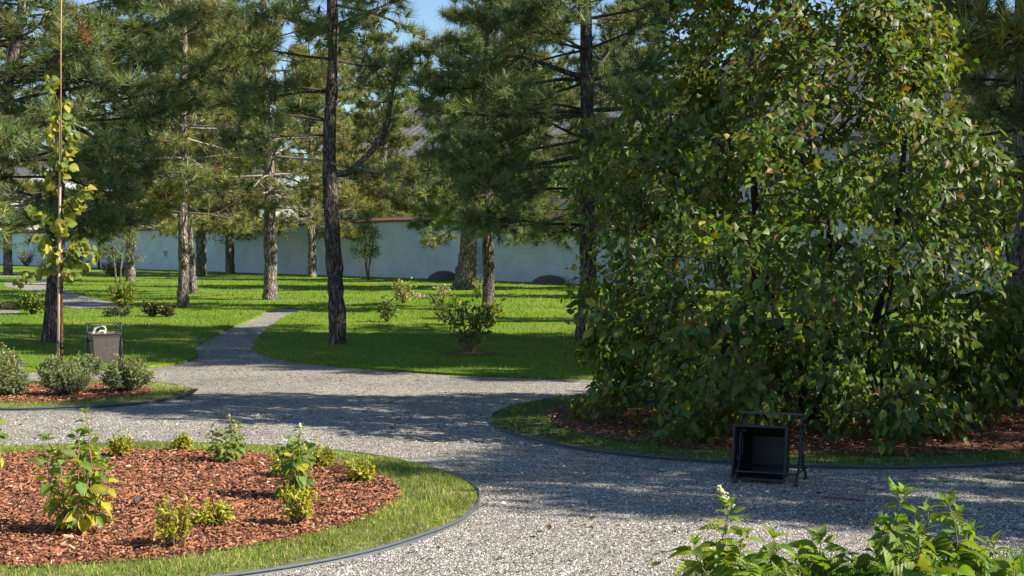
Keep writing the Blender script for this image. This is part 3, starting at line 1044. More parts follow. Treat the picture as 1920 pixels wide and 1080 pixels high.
def leafcols(N, base, r, yellow=.05, brown=.04, yc=(.30, .27, .035), bc=(.20, .09, .035)):
    c = np.array(base)[None] * r.uniform(.62, 1.38, (N, 1)) * r.uniform(.86, 1.14, (N, 3))
    u = r.random(N)
    m = u < yellow; c[m] = np.array(yc)[None] * r.uniform(.6, 1.2, (m.sum(), 1))
    m = (u >= yellow) & (u < yellow + brown); c[m] = np.array(bc)[None] * r.uniform(.6, 1.3, (m.sum(), 1))
    return c


LEAVES = [leaf_template(4, .52, .25, .30, .02), leaf_template(4, .58, .12, .45, .03), leaf_template(4, .46, .35, .15, .02), leaf_template(4, .55, -.10, .38, .03)]
LEAVES_S = [leaf_template(3, .5, .25, .25), leaf_template(3, .56, .1, .4)]
HEART = [leaf_template(4, .85, .15, .3, .02, 'heart'), leaf_template(4, .8, -.1, .45, .03, 'heart'), leaf_template(4, .9, .25, .2, .02, 'heart')]
POINTED = [leaf_template(5, .42, .22, .35, .015, 'pointed'), leaf_template(5, .46, .12, .5, .02, 'pointed'), leaf_template(5, .40, .3, .22, .02, 'pointed'), leaf_template(5, .44, .2, .7, .02, 'pointed')]


def leaf_meshes(name, tpls):
    ms = []
    for t in tpls:
        mb = MB(); mb.add(t[0], t[1], uv=t[2], smooth=True)
        ms.append(mb.mesh(name, M_LEAFO))
    return ms


LM_OVAL, LM_HEART, LM_POINT = leaf_meshes('leaf', LEAVES), leaf_meshes('leaf', HEART), leaf_meshes('leaf', POINTED)


def leaf_objects(parent, meshes, Rm, P, L, col, r):
    for k in range(len(P)):
        o = bpy.data.objects.new('leaf', meshes[int(r.integers(len(meshes)))])
        M = Matrix(Rm[k].tolist()).to_4x4() @ Matrix.Diagonal((float(L[k]), float(L[k]), float(L[k]), 1))
        M.translation = Vector(P[k].tolist())
        COL.objects.link(o)
        o.parent = parent
        o.matrix_local = M
        o.color = (*[float(x) for x in col[k]], 1)


def twig_leaves(nodes, paths, r, per_m, spread=.09, last=.75):
    P, D, Nn = [], [], []
    for ids in paths:
        A = nodes[ids]
        L = np.linalg.norm(np.diff(A, axis=0), axis=1).sum()
        k = int(per_m * min(1.5, max(1.0, L)))
        n = len(A)
        lo = max(0.0, 1 - max(last * L, .35) / max(L, .01)) if L < 1.2 else 1 - .9 / L
        f = lo + (1 - lo) * r.random(k) ** .8
        x = f * (n - 1); a = np.minimum(x.astype(int), n - 2)
        p = A[a] + (A[a + 1] - A[a]) * (x - a)[:, None]
        d = nrm(A[a + 1] - A[a])
        P.append(p + r.normal(0, spread, (k, 3))); D.append(d)
    return np.concatenate(P), np.concatenate(D)


def build_tree(name, label, cat, base, stems, targets, seed, leaf_len, per_m, basecol, bark, group=None, parts=0, yellow=.05, brown=.04, spread=.09, droop=.42,
               rmin=.004, rk=.0028, tpls=LEAVES, part_meshes=None, top_sunlit=0.0, mat=None, sag=0.0):
    r = np.random.default_rng(seed)
    t = thing(name, label, cat, base, group)
    allP, allD, L0 = [], [], []
    mbT, mbL = MB(), MB()
    own = np.argmin(np.stack([np.linalg.norm((targets - s[-1]) * [1, 1, .4], axis=1) for s in stems]), 0) if len(stems) > 1 else np.zeros(len(targets), int)
    for k, s in enumerate(stems):
        tg = targets[own == k]
        if len(tg) == 0:
            continue
        nodes, par, paths, cnt = grow(tg, s, r, sag)
        rad = rmin + rk * np.sqrt(cnt)
        ids = np.arange(len(s))
        mbT.tube(nodes[ids], rad[ids] * np.linspace(1.15, 1, len(ids)), 8, cap=True, rough=.05)
        for ids in paths:
            rr = rad[ids].copy(); rr[0] = rad[ids[1]]; rr[-1] = rmin * .6
            mbL.tube(nodes[ids], rr, 5 if rr[0] > .008 else 3, (.075, .06, .05), cap=False)
        P, D = twig_leaves(nodes, paths, r, per_m, spread)
        allP.append(P); allD.append(D)
    P, D = np.concatenate(allP), np.concatenate(allD)
    N = len(P)
    cen = targets.mean(0)
    outw = nrm((P - cen) * [1, 1, .3])
    dirs = nrm(D * .4 + outw * .5 + r.normal(0, .5, (N, 3)) + np.array([0, 0, -droop]))
    up = nrm(outw * .8 + r.normal(0, .6, (N, 3)) + np.array([0, 0, .55]))
    Rm = frames(dirs, up)
    L = leaf_len * r.uniform(.6, 1.2, N)
    c = leafcols(N, basecol, r, yellow, brown)
    if top_sunlit:  # some upper leaves recoloured yellowish, sunlight painted into the crown top
        m = (r.random(N) < top_sunlit * np.clip((P[:, 2] - 1.8) / 2.0, 0, 1))
        c[m] = np.array((.20, .17, .045))[None] * r.uniform(.6, 1.2, (m.sum(), 1))
    sel = np.zeros(N, bool)
    if parts:
        key = (P[:, 1] + base[1]) / np.maximum(L, .05) * .1 + r.random(N) * .05
        px = (P[:, 0] + base[0]) / (P[:, 1] + base[1])
        vis = abs(px) < .325
        depth = P[:, 1] - .0
        # nearest leaves of each height band, spread over the whole face of the crown
        band = (P[:, 2] * 3).astype(int) * 100 + ((P[:, 0] + 5) * 3).astype(int)
        score = np.where(vis, depth, 99)
        order = np.lexsort((score, band))
        rank = np.zeros(N, int)
        bs = band[order]; first = np.r_[True, bs[1:] != bs[:-1]]
        startidx = np.maximum.accumulate(np.where(first, np.arange(N), 0)); rank[order] = np.arange(N) - startidx
        o2 = np.argsort(np.where(vis, rank, 9999) + r.random(N) * .5)
        sel[o2[:parts]] = True
    mbT.obj('trunk', bark, t)
    tb = mbL.obj('branches', M_TWIG, t)
    tb['kind'] = 'stuff'
    mb = MB()
    w = r.integers(len(tpls), size=N)
    if len(tpls) == 6:
        inner_ = np.linalg.norm((P - cen) / np.maximum(targets.std(0), .1), axis=1)
        w = np.where(inner_ < np.quantile(inner_, .86), r.integers(4, 6, size=N), r.integers(0, 4, size=N))
    for k, tp in enumerate(tpls):
        m = (w == k) & ~sel
        if m.any():
            mb.inst(tp, Rm[m], P[m], L[m], c[m], smooth=True)
    cr = mb.obj('crown', mat or M_LEAF, t)
    cr['kind'] = 'stuff'
    if parts:
        leaf_objects(t, part_meshes or LM_OVAL, Rm[sel], P[sel], L[sel] * 1.03, c[sel], r)
    return t


def big_targets(n, r, prof, cxy=lambda z: 0., sparse=None, zlo=.12, zhi=4.9, inner=.35):
    out = []
    while len(out) < n:
        z = r.uniform(zlo, zhi)
        a = r.uniform(0, 2 * PI)
        R = np.interp(z, prof[0], prof[1]) * (1 + .15 * max(0, -math.cos(a)) * (z < 1.7) + .20 * max(0, math.cos(a)) * (1.0 < z < 3.1)) * (1 + .10 * math.sin(a * 3 + z * 2.1) + .07 * math.sin(a * 7 - z * 4))
        if r.random() > R / max(prof[1]):
            continue
        q = R * (inner + (1 - inner) * r.random() ** .55)
        p = np.array([cxy(z) + q * math.cos(a), q * math.sin(a), z])
        if sparse and r.random() > sparse(p):
            continue
        out.append(p)
    return np.array(out)


r = np.random.default_rng(31)
BT = G(1545, 795)
prof = ([.0, .15, .5, 1.2, 2.0, 2.45, 2.9, 3.4, 3.8, 4.4, 5.0, 5.3], [1.75, 2.0, 2.06, 2.12, 2.02, 1.75, 1.45, 1.28, 1.18, 1.0, .55, .1])
tg = big_targets(650, r, prof, lambda z: -.02 - .05 * z, lambda p: (.42 if p[0] > .75 and p[2] < 2.9 else 1.0) * (.65 if p[2] < .4 and p[0] > .3 else 1), zlo=.10, zhi=5.2)
skirt = []
for k in range(75):                                   # low drooping sprays on the near side
    a = r.uniform(-PI * .95, -PI * .05); q = r.uniform(1.1, 1.8)
    skirt.append((q * math.cos(a), q * math.sin(a), r.uniform(.2, .95)))
tg = np.concatenate([tg, np.array(skirt)])
stems = []
for k in range(6):
    a = k * 2 * PI / 6 + .4
    e = np.array([math.cos(a) * .75, math.sin(a) * .65, 1.5 + .5 * (k % 3)])
    stems.append(np.array([np.array([math.cos(a) * .07, math.sin(a) * .07, -.03]) * (1 - f) + e * f + np.array([math.cos(a), math.sin(a), 0]) * .18 * math.sin(PI * f) for f in np.linspace(0, 1, 9)]))
LEAVES_2 = [leaf_template(2, .5, .25, .3), leaf_template(2, .56, .1, .45)]
bt = build_tree('leafy_tree', 'huge multi-stemmed leafy tree with drooping leaves in the shaded mulch bed', 'tree', (BT[0], BT[1], .03), stems, tg, 32, .099, 56, (.112, .165, .036),
                M_BARKG, parts=300, tpls=LEAVES + LEAVES_2, yellow=.05, brown=.018, top_sunlit=.32, spread=.085)
# the same kind of tree outside the frame at the right: its shade crosses the gravel
o2 = thing('leafy_tree', 'second large leafy tree standing outside the right edge, shading the gravel', 'tree', (9.8, 8.7, 0))
for ch in list(bt.children):
    if ch.name.split('.')[0] in ('trunk', 'branches', 'crown'):
        c = ch.copy(); COL.objects.link(c); c.parent = o2
o2.scale = (1.6, 1.5, 1.55)
o2.rotation_euler = (0, 0, 2.2)
o3 = copy_thing(o2, (9.3, 12.3, 0), 'third large leafy tree outside the right edge behind the second one', 1.0, 4.1)
o3.scale = (1.25, 1.2, 1.36)


# ------------------------------------------------------------------ smaller trees and shrubs
def upright(n, r, H, w):
    out = []
    for k in range(n):
        z = r.uniform(.25, 1) * H
        rr = w * math.sin(PI * min(1, .15 + .85 * z / H)) ** .7 * r.random() ** .5
        a = r.uniform(0, 2 * PI)
        out.append((rr * math.cos(a), rr * math.sin(a), z))
    return np.array(out)


def small_tree(px, py, H, w, name, label, seed, n=60, leaf=.07, per=26, col=(.09, .13, .04), bark=M_PALE, nst=1, yellow=.1, brown=.03, zmin=.35, group=None, spread=.08, lean=0.0):
    r = np.random.default_rng(seed)
    b = G(px, py)
    tg = upright(n, r, H, w); tg = tg[tg[:, 2] > zmin * H]
    stems = []
    for k in range(nst):
        a = k * 2 * PI / max(nst, 1) + .5
        e = np.array([math.cos(a) * w * .25 * (nst > 1) + lean, math.sin(a) * w * .25 * (nst > 1), H * .62])
        stems.append(np.array([e * f + np.array([r.normal(0, .012), r.normal(0, .012), 0]) + (np.array([math.cos(a), math.sin(a), 0]) * .04 if nst > 1 else 0) for f in np.linspace(-.02, 1, 7)]))
    return build_tree(name, label, 'tree' if name.endswith('tree') else 'shrub', (b[0], b[1], .025), stems, tg, seed, leaf, per, col, bark, group, yellow=yellow, brown=brown, tpls=LEAVES_S, spread=spread, rk=.0035)


small_tree(690, 527, 2.5, .55, 'young_tree', 'thin multi-stemmed young tree against the white wall right of the crooked pine', 71, 80, .08, 28, (.19, .23, .06), nst=4, yellow=.25)  # leaf colour brightened to look sunlit although pines shade it
small_tree(222, 537, 2.9, .75, 'young_tree', 'young tree with pale forked stem on the lawn left of the pale pine trunk', 72, 120, .075, 34, (.16, .20, .07), nst=2, yellow=.15, zmin=.32)
small_tree(425, 512, 4.6, 1.9, 'broadleaf_tree', 'small leafed tree hanging over the wall behind the pale pines', 73, 200, .09, 22, (.075, .105, .035), M_BARKG, yellow=.08, zmin=.3)
small_tree(640, 514, 4.8, 1.6, 'broadleaf_tree', 'yellowish leafy tree near the wall behind the crooked pine', 74, 190, .09, 22, (.12, .145, .04), M_BARKG, yellow=.2, zmin=.38)
small_tree(-10, 520, 4.5, 1.6, 'broadleaf_tree', 'green broadleaf tree at the far left edge of the lawn', 75, 170, .09, 22, (.09, .12, .04), M_BARKG, yellow=.1, zmin=.25)
small_tree(185, 506, 5.0, 1.9, 'broadleaf_tree', 'dark leafy tree before the pale house at far left', 76, 170, .09, 20, (.07, .10, .035), M_BARKG, zmin=.4)
small_tree(1905, 610, 4.4, 1.1, 'broadleaf_tree', 'tall slim shrub-like tree at the right edge behind the leafy tree', 77, 130, .09, 22, (.085, .12, .035), M_BARKG, nst=3, yellow=.12, zmin=.3)


def shrub(px, py, H, w, label, seed, n=40, leaf=.05, per=9, col=(.09, .15, .035), stemc=(.16, .11, .06), yellow=.08, brown=.02, name='shrub', cat='shrub', group=None, base=None, tpl=None,
          upness=.5, splay=.9, round_=False, leafpart='foliage', cols=None, mat=None):
    """many thin stems fanning from one root, leaves along each"""
    r = np.random.default_rng(seed)
    b = G(px, py) if base is None else np.array(base)
    t = thing(name, label, cat, (b[0], b[1], .035), group)
    mbS, P, D = MB(), [], []
    for k in range(n):
        a = r.uniform(0, 2 * PI)
        q = r.random() ** .5
        hz = H * (r.uniform(.55, 1.0) if not round_ else math.sqrt(max(.05, 1 - (q * .92) ** 2)) * r.uniform(.75, 1.05))
        e = np.array([q * w * math.cos(a), q * w * math.sin(a), max(hz, .1 * H)])
        s0 = np.array([math.cos(a), math.sin(a), 0]) * w * .12 * q
        C = np.array([s0 + (e - s0) * f + np.array([math.cos(a), math.sin(a), 0]) * splay * .12 * w * math.sin(PI * f) + r.normal(0, .012, 3) * (f > 0) for f in np.linspace(0, 1, 6)])
        mbS.tube(C, np.linspace(.0045, .0018, 6) * (1 + H), 3, np.array(stemc) * r.uniform(.7, 1.2), cap=False)
        k2 = int(per * (1.25 if n > 80 else 1.5))
        f = r.uniform(.25, 1.0, k2) ** .8
        x = f * 5; i = np.minimum(x.astype(int), 4)
        P.append(C[i] + (C[i + 1] - C[i]) * (x - i)[:, None] + r.normal(0, leaf * .35, (k2, 3))); D.append(nrm(C[i + 1] - C[i]))
    P, D = np.concatenate(P), np.concatenate(D)
    N = len(P)
    P[:, 2] = np.maximum(P[:, 2], .01)
    ou = nrm((P - [0, 0, H * .4]))
    dirs = nrm(D * upness + ou * .6 + r.normal(0, .6, (N, 3)) - np.array([0, 0, .15]))
    Rm = frames(dirs, nrm(ou * .8 + np.array([0, 0, .5]) + r.normal(0, .6, (N, 3))))
    L = leaf * 1.15 * r.uniform(.6, 1.2, N)
    c = leafcols(N, col, r, yellow, brown) if cols is None else cols(N, P, r)
    st = mbS.obj('stems', M_STEM, t); st['kind'] = 'stuff'
    mb = MB()
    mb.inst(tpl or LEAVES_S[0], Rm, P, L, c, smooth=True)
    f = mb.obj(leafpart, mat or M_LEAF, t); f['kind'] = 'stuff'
    return t


# bushes of the small bed with the sapling
GRP = 'bushes in the small mulch bed'
def greygreen(N, P, r):
    hi = np.clip(P[:, 2] / .42, 0, 1)[:, None]
    c = (np.array([[.20, .25, .17]]) * (1 - hi) + np.array([[.23, .28, .08]]) * hi) * r.uniform(.65, 1.3, (N, 1))
    m = r.random(N) < .07 * hi[:, 0]; c[m] = np.array((.30, .17, .09))
    return c
for k, (px, py, H, w, lab) in enumerate([(238, 741, .40, .27, 'dense round grey-green bush at the right end of the sapling bed'),
                                         (125, 748, .38, .27, 'loose grey-green bush in front of the sapling foot'),
                                         (12, 748, .36, .24, 'grey-green bush at the left edge of the photo in the sapling bed'),
                                         (160, 712, .26, .24, 'small yellow-green bush behind the sapling foot by the litter bin'),
                                         (2, 718, .40, .26, 'yellow-green bush behind the leftmost grey-green bush'),
                                         (97, 722, .30, .14, 'narrow bush left of the sapling foot')]):
    shrub(px, py, H, w, lab, 80 + k, 150 if k < 3 else 90, .032, 15, round_=True, cols=greygreen, group=GRP, tpl=TINY if k > 2 else LEAVES_S[0])

# low yellow bushes on the open mulch
def gold(N, P, r):
    c = np.array([[.52, .47, .045]]) * r.uniform(.6, 1.3, (N, 1))
    m = r.random(N) < .45; c[m] = np.array([[.24, .31, .045]]) * r.uniform(.7, 1.2, (m.sum(), 1))
    return c
def redgold(N, P, r):
    c = gold(N, P, r)
    m = (r.random(N) < .15) & (P[:, 2] > .12); c[m] = (.34, .15, .05)
    return c
for k, (px, py, H, w, lab) in enumerate([(228, 866, .15, .08, 'small golden bush at the far rim right of the tallest bed plant'),
                                         (343, 854, .10, .07, 'lowest golden bush at the middle of the far rim of the near bed'),
                                         (527, 905, .15, .09, 'golden bush half behind the green plant with a white bud'),
                                         (602, 885, .12, .09, 'dull golden bush at the shaded back corner of the near bed'),
                                         (676, 914, .13, .085, 'small golden bush nearest the right tip of the mulch'),
                                         (327, 1038, .21, .11, 'nearest golden bush at the front of the mulch'),
                                         (398, 997, .13, .11, 'round golden bush just behind the nearest golden bush'),
                                         (556, 998, .19, .095, 'pale golden bush below the green plant with a white bud')]):
    shrub(px, py, H * (1.25 if k % 2 else 1.05), w, lab, 100 + k, 30, .028, 11, round_=k in (1, 3, 6), upness=.9, cols=gold if k != 5 else redgold, group='golden bushes on the near mulch bed', tpl=LEAVES_S[0])
shrub(1655, 775, .16, .07, 'little golden bush on the mulch behind the leafy tree', 111, 22, .03, 9, cols=gold)

# lawn shrubs
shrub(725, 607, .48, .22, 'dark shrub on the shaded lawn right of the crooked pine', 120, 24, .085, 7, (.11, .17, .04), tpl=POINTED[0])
shrub(757, 571, .62, .26, 'white-variegated shrub on the sunlit lawn, taller one', 121, 22, .085, 8, (.36, .36, .20), yellow=.3)
shrub(830, 563, .42, .24, 'white-variegated shrub left of the leaning pine foot', 122, 20, .07, 7, (.38, .38, .24), yellow=.2)
shrub(790, 563, .14, .3, 'low creeping white-variegated plant between two variegated shrubs', 126, 16, .07, 6, (.42, .42, .3), yellow=.15)
shrub(897, 560, .55, .16, 'variegated shrub hugging the slender dark pine', 123, 14, .08, 7, (.34, .36, .2))
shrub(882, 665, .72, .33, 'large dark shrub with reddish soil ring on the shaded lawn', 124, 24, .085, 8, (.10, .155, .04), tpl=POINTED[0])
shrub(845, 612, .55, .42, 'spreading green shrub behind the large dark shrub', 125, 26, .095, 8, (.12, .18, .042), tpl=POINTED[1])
shrub(921, 614, .42, .2, 'small yellowish shrub at the foot of the slender pine', 127, 26, .07, 8, (.11, .15, .035), yellow=.2)
shrub(884, 528, 1.5, .16, 'pale leaved climber beside the leaning pine trunk', 128, 16, .13, 9, (.34, .36, .24), yellow=.15)
shrub(228, 582, .55, .26, 'bright green shrub on the lawn above the litter bin', 129, 36, .11, 9, (.15, .22, .04), tpl=POINTED[0], yellow=.25)
shrub(222, 596, .16, .30, 'dark low shrub at the foot of the bright green shrub', 130, 30, .06, 9, (.06, .075, .03))
shrub(62, 592, .50, .30, 'bright green shrub left of the thick dark pine trunk', 131, 42, .10, 9, (.13, .20, .035), tpl=POINTED[1], yellow=.2)
shrub(285, 596, .26, .26, 'very dark brown shrub left of the straight pale pine', 132, 44, .05, 10, (.035, .03, .018))
shrub(312, 597, .22, .18, 'dark olive low shrub beside the very dark brown shrub', 133, 34, .05, 9, (.06, .06, .025))
shrub(20, 583, .18, .4, 'low spreading juniper by the short gravel strip', 134, 40, .05, 9, (.07, .10, .035))
shrub(8, 495, 1.15, .7, 'dense dark bush against the wall at the far left', 135, 90, .12, 9, (.06, .10, .03), round_=True)
shrub(14, 496, .7, .5, 'bright leafy bush at the foot of the dense dark bush', 136, 60, .16, 9, (.13, .21, .04), round_=True)
shrub(50, 500, .95, .55, 'feathery grey-green bush against the wall at far left', 137, 60, .07, 9, (.17, .21, .15))
shrub(90, 503, .5, .7, 'grey-green low bush right of the feathery bush', 138, 60, .07, 9, (.12, .16, .12))
shrub(150, 503, 1.9, .32, 'orange-red narrow bush against the wall', 139, 40, .09, 10, (.30, .10, .05), yellow=.1)
shrub(296, 506, .35, .5, 'low orange-red shrub at the wall foot', 140, 50, .07, 9, (.42, .12, .05))
shrub(215, 520, .9, .55, 'dark rounded shrub behind the young forked tree', 141, 80, .06, 10, (.05, .075, .03), round_=True)
shrub(385, 508, 1.0, .55, 'pale leaved shrub at the wall between thin pine trunks', 142, 50, .1, 9, (.18, .22, .12))
shrub(330, 507, .9, .6, 'green shrub at the wall behind the straight pale pine', 143, 60, .09, 9, (.11, .15, .05))
shrub(1900, 618, 1.2, .7, 'bright green shrub on the lawn behind the leafy tree', 144, 60, .1, 9, (.12, .18, .04), round_=True)
# reddish soil ring under the large dark shrub
p = G(882, 667)
mb = MB(); fill_poly(mb, circle(0, 0, .42, 24, .015), .0)
mb.obj('mulch', M_MULCH, loc=(p[0], p[1], .0345))['kind'] = 'structure'


# upright bed plants with leaves one can pick apart
def bed_plant(px, py, H, w, label, seed, nst=6, pairs=9, leaf=.075, low_yellow=.4, bud=None, meshes=LM_OVAL, col=(.165, .25, .05), loc=None, name='flowering_shrub', tips=None, cap=300, up=.45,
              pale=False, group=None, first=.16):
    r = np.random.default_rng(seed)
    b = G(px, py) if loc is None else np.array(loc, float)
    t = thing(name, label, 'shrub', (b[0], b[1], .035), group)
    P, D, L, C, NRM = [], [], [], [], []
    ends = []
    for k in range(nst):
        if tips is not None:
            e = np.array(tips[k]) - np.array([b[0], b[1], .035]); a = math.atan2(e[1], e[0])
            s0 = e * [.35, .35, 0] + r.normal(0, .03, 3) * [1, 1, 0]
        else:
            a = k * 2 * PI / nst + r.normal(0, .35)
            q = w * r.uniform(.35, 1)
            e = np.array([q * math.cos(a), q * math.sin(a), H * (r.uniform(.55, .9) if k else 1.0)])
            if k == 0: e[:2] *= .3
            s0 = np.array([math.cos(a), math.sin(a), 0]) * .02
        mbS = MB()
        Cv = np.array([s0 + (e - s0) * f + np.array([math.cos(a), math.sin(a), 0]) * .22 * w * math.sin(PI * f) + r.normal(0, .006, 3) * (0 < f < 1) for f in np.linspace(0, 1, 8)])
        mbS.tube(Cv, np.linspace(.0055, .0022, 8), 5, (.26, .19, .12) if not pale else (.20, .17, .08))
        mbS.obj('stem', M_STEM, t)
        ends.append(Cv[-1])
        n2 = max(4, int(pairs * (np.linalg.norm(e - s0) / H)))
        tw = r.uniform(0, PI)
        for q in range(n2):
            f = first + (1 - first) * (q + .5 + r.normal(0, .18)) / n2
            f = min(max(f, .05), 1)
            x = f * 7; i = min(int(x), 6)
            p = Cv[i] + (Cv[i + 1] - Cv[i]) * (x - i); ax = nrm(Cv[i + 1] - Cv[i])
            fr = frames(ax[None], np.array([[1., .2, .1]]))[0]
            th = tw + q * PI / 2 + r.normal(0, .3)
            for sg in (0, PI):
                if r.random() < .12: continue
                o = fr[:, 0] * math.cos(th + sg) + fr[:, 2] * math.sin(th + sg)
                d = nrm(o + ax * (up + 1.0 * max(0, f - .8) * 3) + np.array([0, 0, -.75 * (1 - .6 * f)]) + r.normal(0, .22, 3))
                P.append(p + o * .012); D.append(d)
                L.append(leaf * r.uniform(.75, 1.2) * (1.0 - .28 * max(0, f - .75) / .25) * (.8 + .2 * math.sin(PI * f)))
                NRM.append(nrm(ax * .5 + o * .5 + np.array([0, 0, .4]) + r.normal(0, .4, 3)))
                y = low_yellow * (1 - f) ** .8
                if r.random() < y: C.append(np.array((.50, .47, .05)) * r.uniform(.65, 1.15))
                else: C.append(np.array(col) * r.uniform(.7, 1.35) * np.array([r.uniform(.85, 1.25), 1, 1]))
        for q in range(4):
            a2 = q * PI / 2 + tw
            d = nrm(np.array([math.cos(a2) * .6, math.sin(a2) * .6, 1]) + r.normal(0, .2, 3))
            P.append(Cv[-1]); D.append(d); L.append(leaf * .6 * r.uniform(.7, 1.1)); NRM.append(np.array([-math.cos(a2), -math.sin(a2), .6])); C.append(np.array(col) * r.uniform(1.0, 1.5))
    P, D, L, C, NRM = map(np.array, (P, D, L, C, NRM))
    Rm = frames(D, NRM)
    k = np.argsort(-L)[:cap]
    leaf_objects(t, meshes, Rm[k], P[k], L[k], C[k], r)
    k2 = np.argsort(-L)[cap:]
    if len(k2):
        mb = MB(); mb.inst(LEAVES_S[1], Rm[k2], P[k2], L[k2], C[k2], smooth=True)
        fo = mb.obj('foliage', M_LEAF, t); fo['kind'] = 'stuff'
    for bd in (bud or []):
        mb = MB(); mb.blob((0, 0, .012), (.011, .011, .022), 7, 4, bd[1])
        mb.obj('flower_bud', M_PAINT, t, loc=Vector((ends[bd[0]] + [0, 0, .005]).tolist()))
    return t


BG = 'upright shrubs on the near mulch bed'
bed_plant(147, 1012, .67, .23, 'tallest bed plant, yellow lower leaves, left side of the near mulch', 201, 11, 15, .098, .75, group=BG)
bed_plant(-18, 905, .46, .16, 'plant cut by the left edge of the photo on the near mulch', 202, 7, 9, .09, .5, group=BG)
bed_plant(425, 876, .32, .12, 'dark green plant with yellowish buds at the far rim of the near bed', 203, 9, 10, .068, .12, bud=[(0, (.42, .30, .10)), (2, (.42, .30, .10))], group=BG)
bed_plant(553, 945, .44, .13, 'dark green plant with a white bud at the right part of the near bed', 204, 9, 13, .080, .3, bud=[(0, (.75, .70, .62)), (1, (.8, .78, .75))], group=BG)

# hydrangeas close to the camera
YH = 7.25
def tipsof(lst):
    return [Q(px, py, YH + dy) for px, py, dy in lst]
tl = tipsof([(1368, 952, .05), (1303, 1022, -.1), (1445, 1050, .1), (1540, 1012, .15), (1490, 1052, -.1), (1400, 1062, -.2), (1330, 1072, .0), (1560, 1070, .1), (1450, 1010, .1), (1400, 1000, -.05), (1530, 1050, .2), (1350, 1050, .2), (1480, 1085, -.25), (1430, 1075, -.3)])
hl = bed_plant(0, 0, .5, .3, 'leafy hydrangea with one pale flower head at the bottom right edge', 211, len(tl), 13, .155, .05, meshes=LM_POINT, col=(.19, .265, .05), loc=(Q(1430, 1180, YH)[0], YH, 0), name='hydrangea', tips=tl, pale=True, up=.5, first=.3)
r = np.random.default_rng(5)
mb = MB()
e = tl[0] - np.array([hl.location.x, hl.location.y, hl.location.z])
for k in range(70):
    f = r.random()
    pt = e + np.array([-.055 * f, 0, .10 * f + .005]) + nrm(r.normal(size=3)) * (.030 * (1 - .6 * f)) * r.random() ** .4
    mb.blob(pt, (.0075, .0075, .0065), 5, 3, np.array((.55, .56, .30)) * r.uniform(.75, 1.15))
fl = mb.obj('flower_head', M_PAINT, hl)
tr = tipsof([(1692, 925, .05), (1778, 945, .0), (1862, 1020, .05), (1820, 1000, .12), (1640, 1030, -.05), (1725, 1000, -.12), (1600, 1062, .1), (1900, 1062, -.1), (1690, 1050, -.2), (1790, 1050, -.2), (1740, 960, .15), (1660, 985, .1), (1800, 965, .15), (1835, 1055, .0), (1660, 1075, -.3), (1750, 1070, -.35)])
bed_plant(0, 0, .5, .3, 'larger leafy hydrangea right of the one with the pale flower head', 212, len(tr), 14, .155, .04, meshes=LM_POINT, col=(.165, .245, .048), loc=(Q(1745, 1180, YH)[0], YH, 0), name='hydrangea', tips=tr, pale=True, up=.5, first=.28)


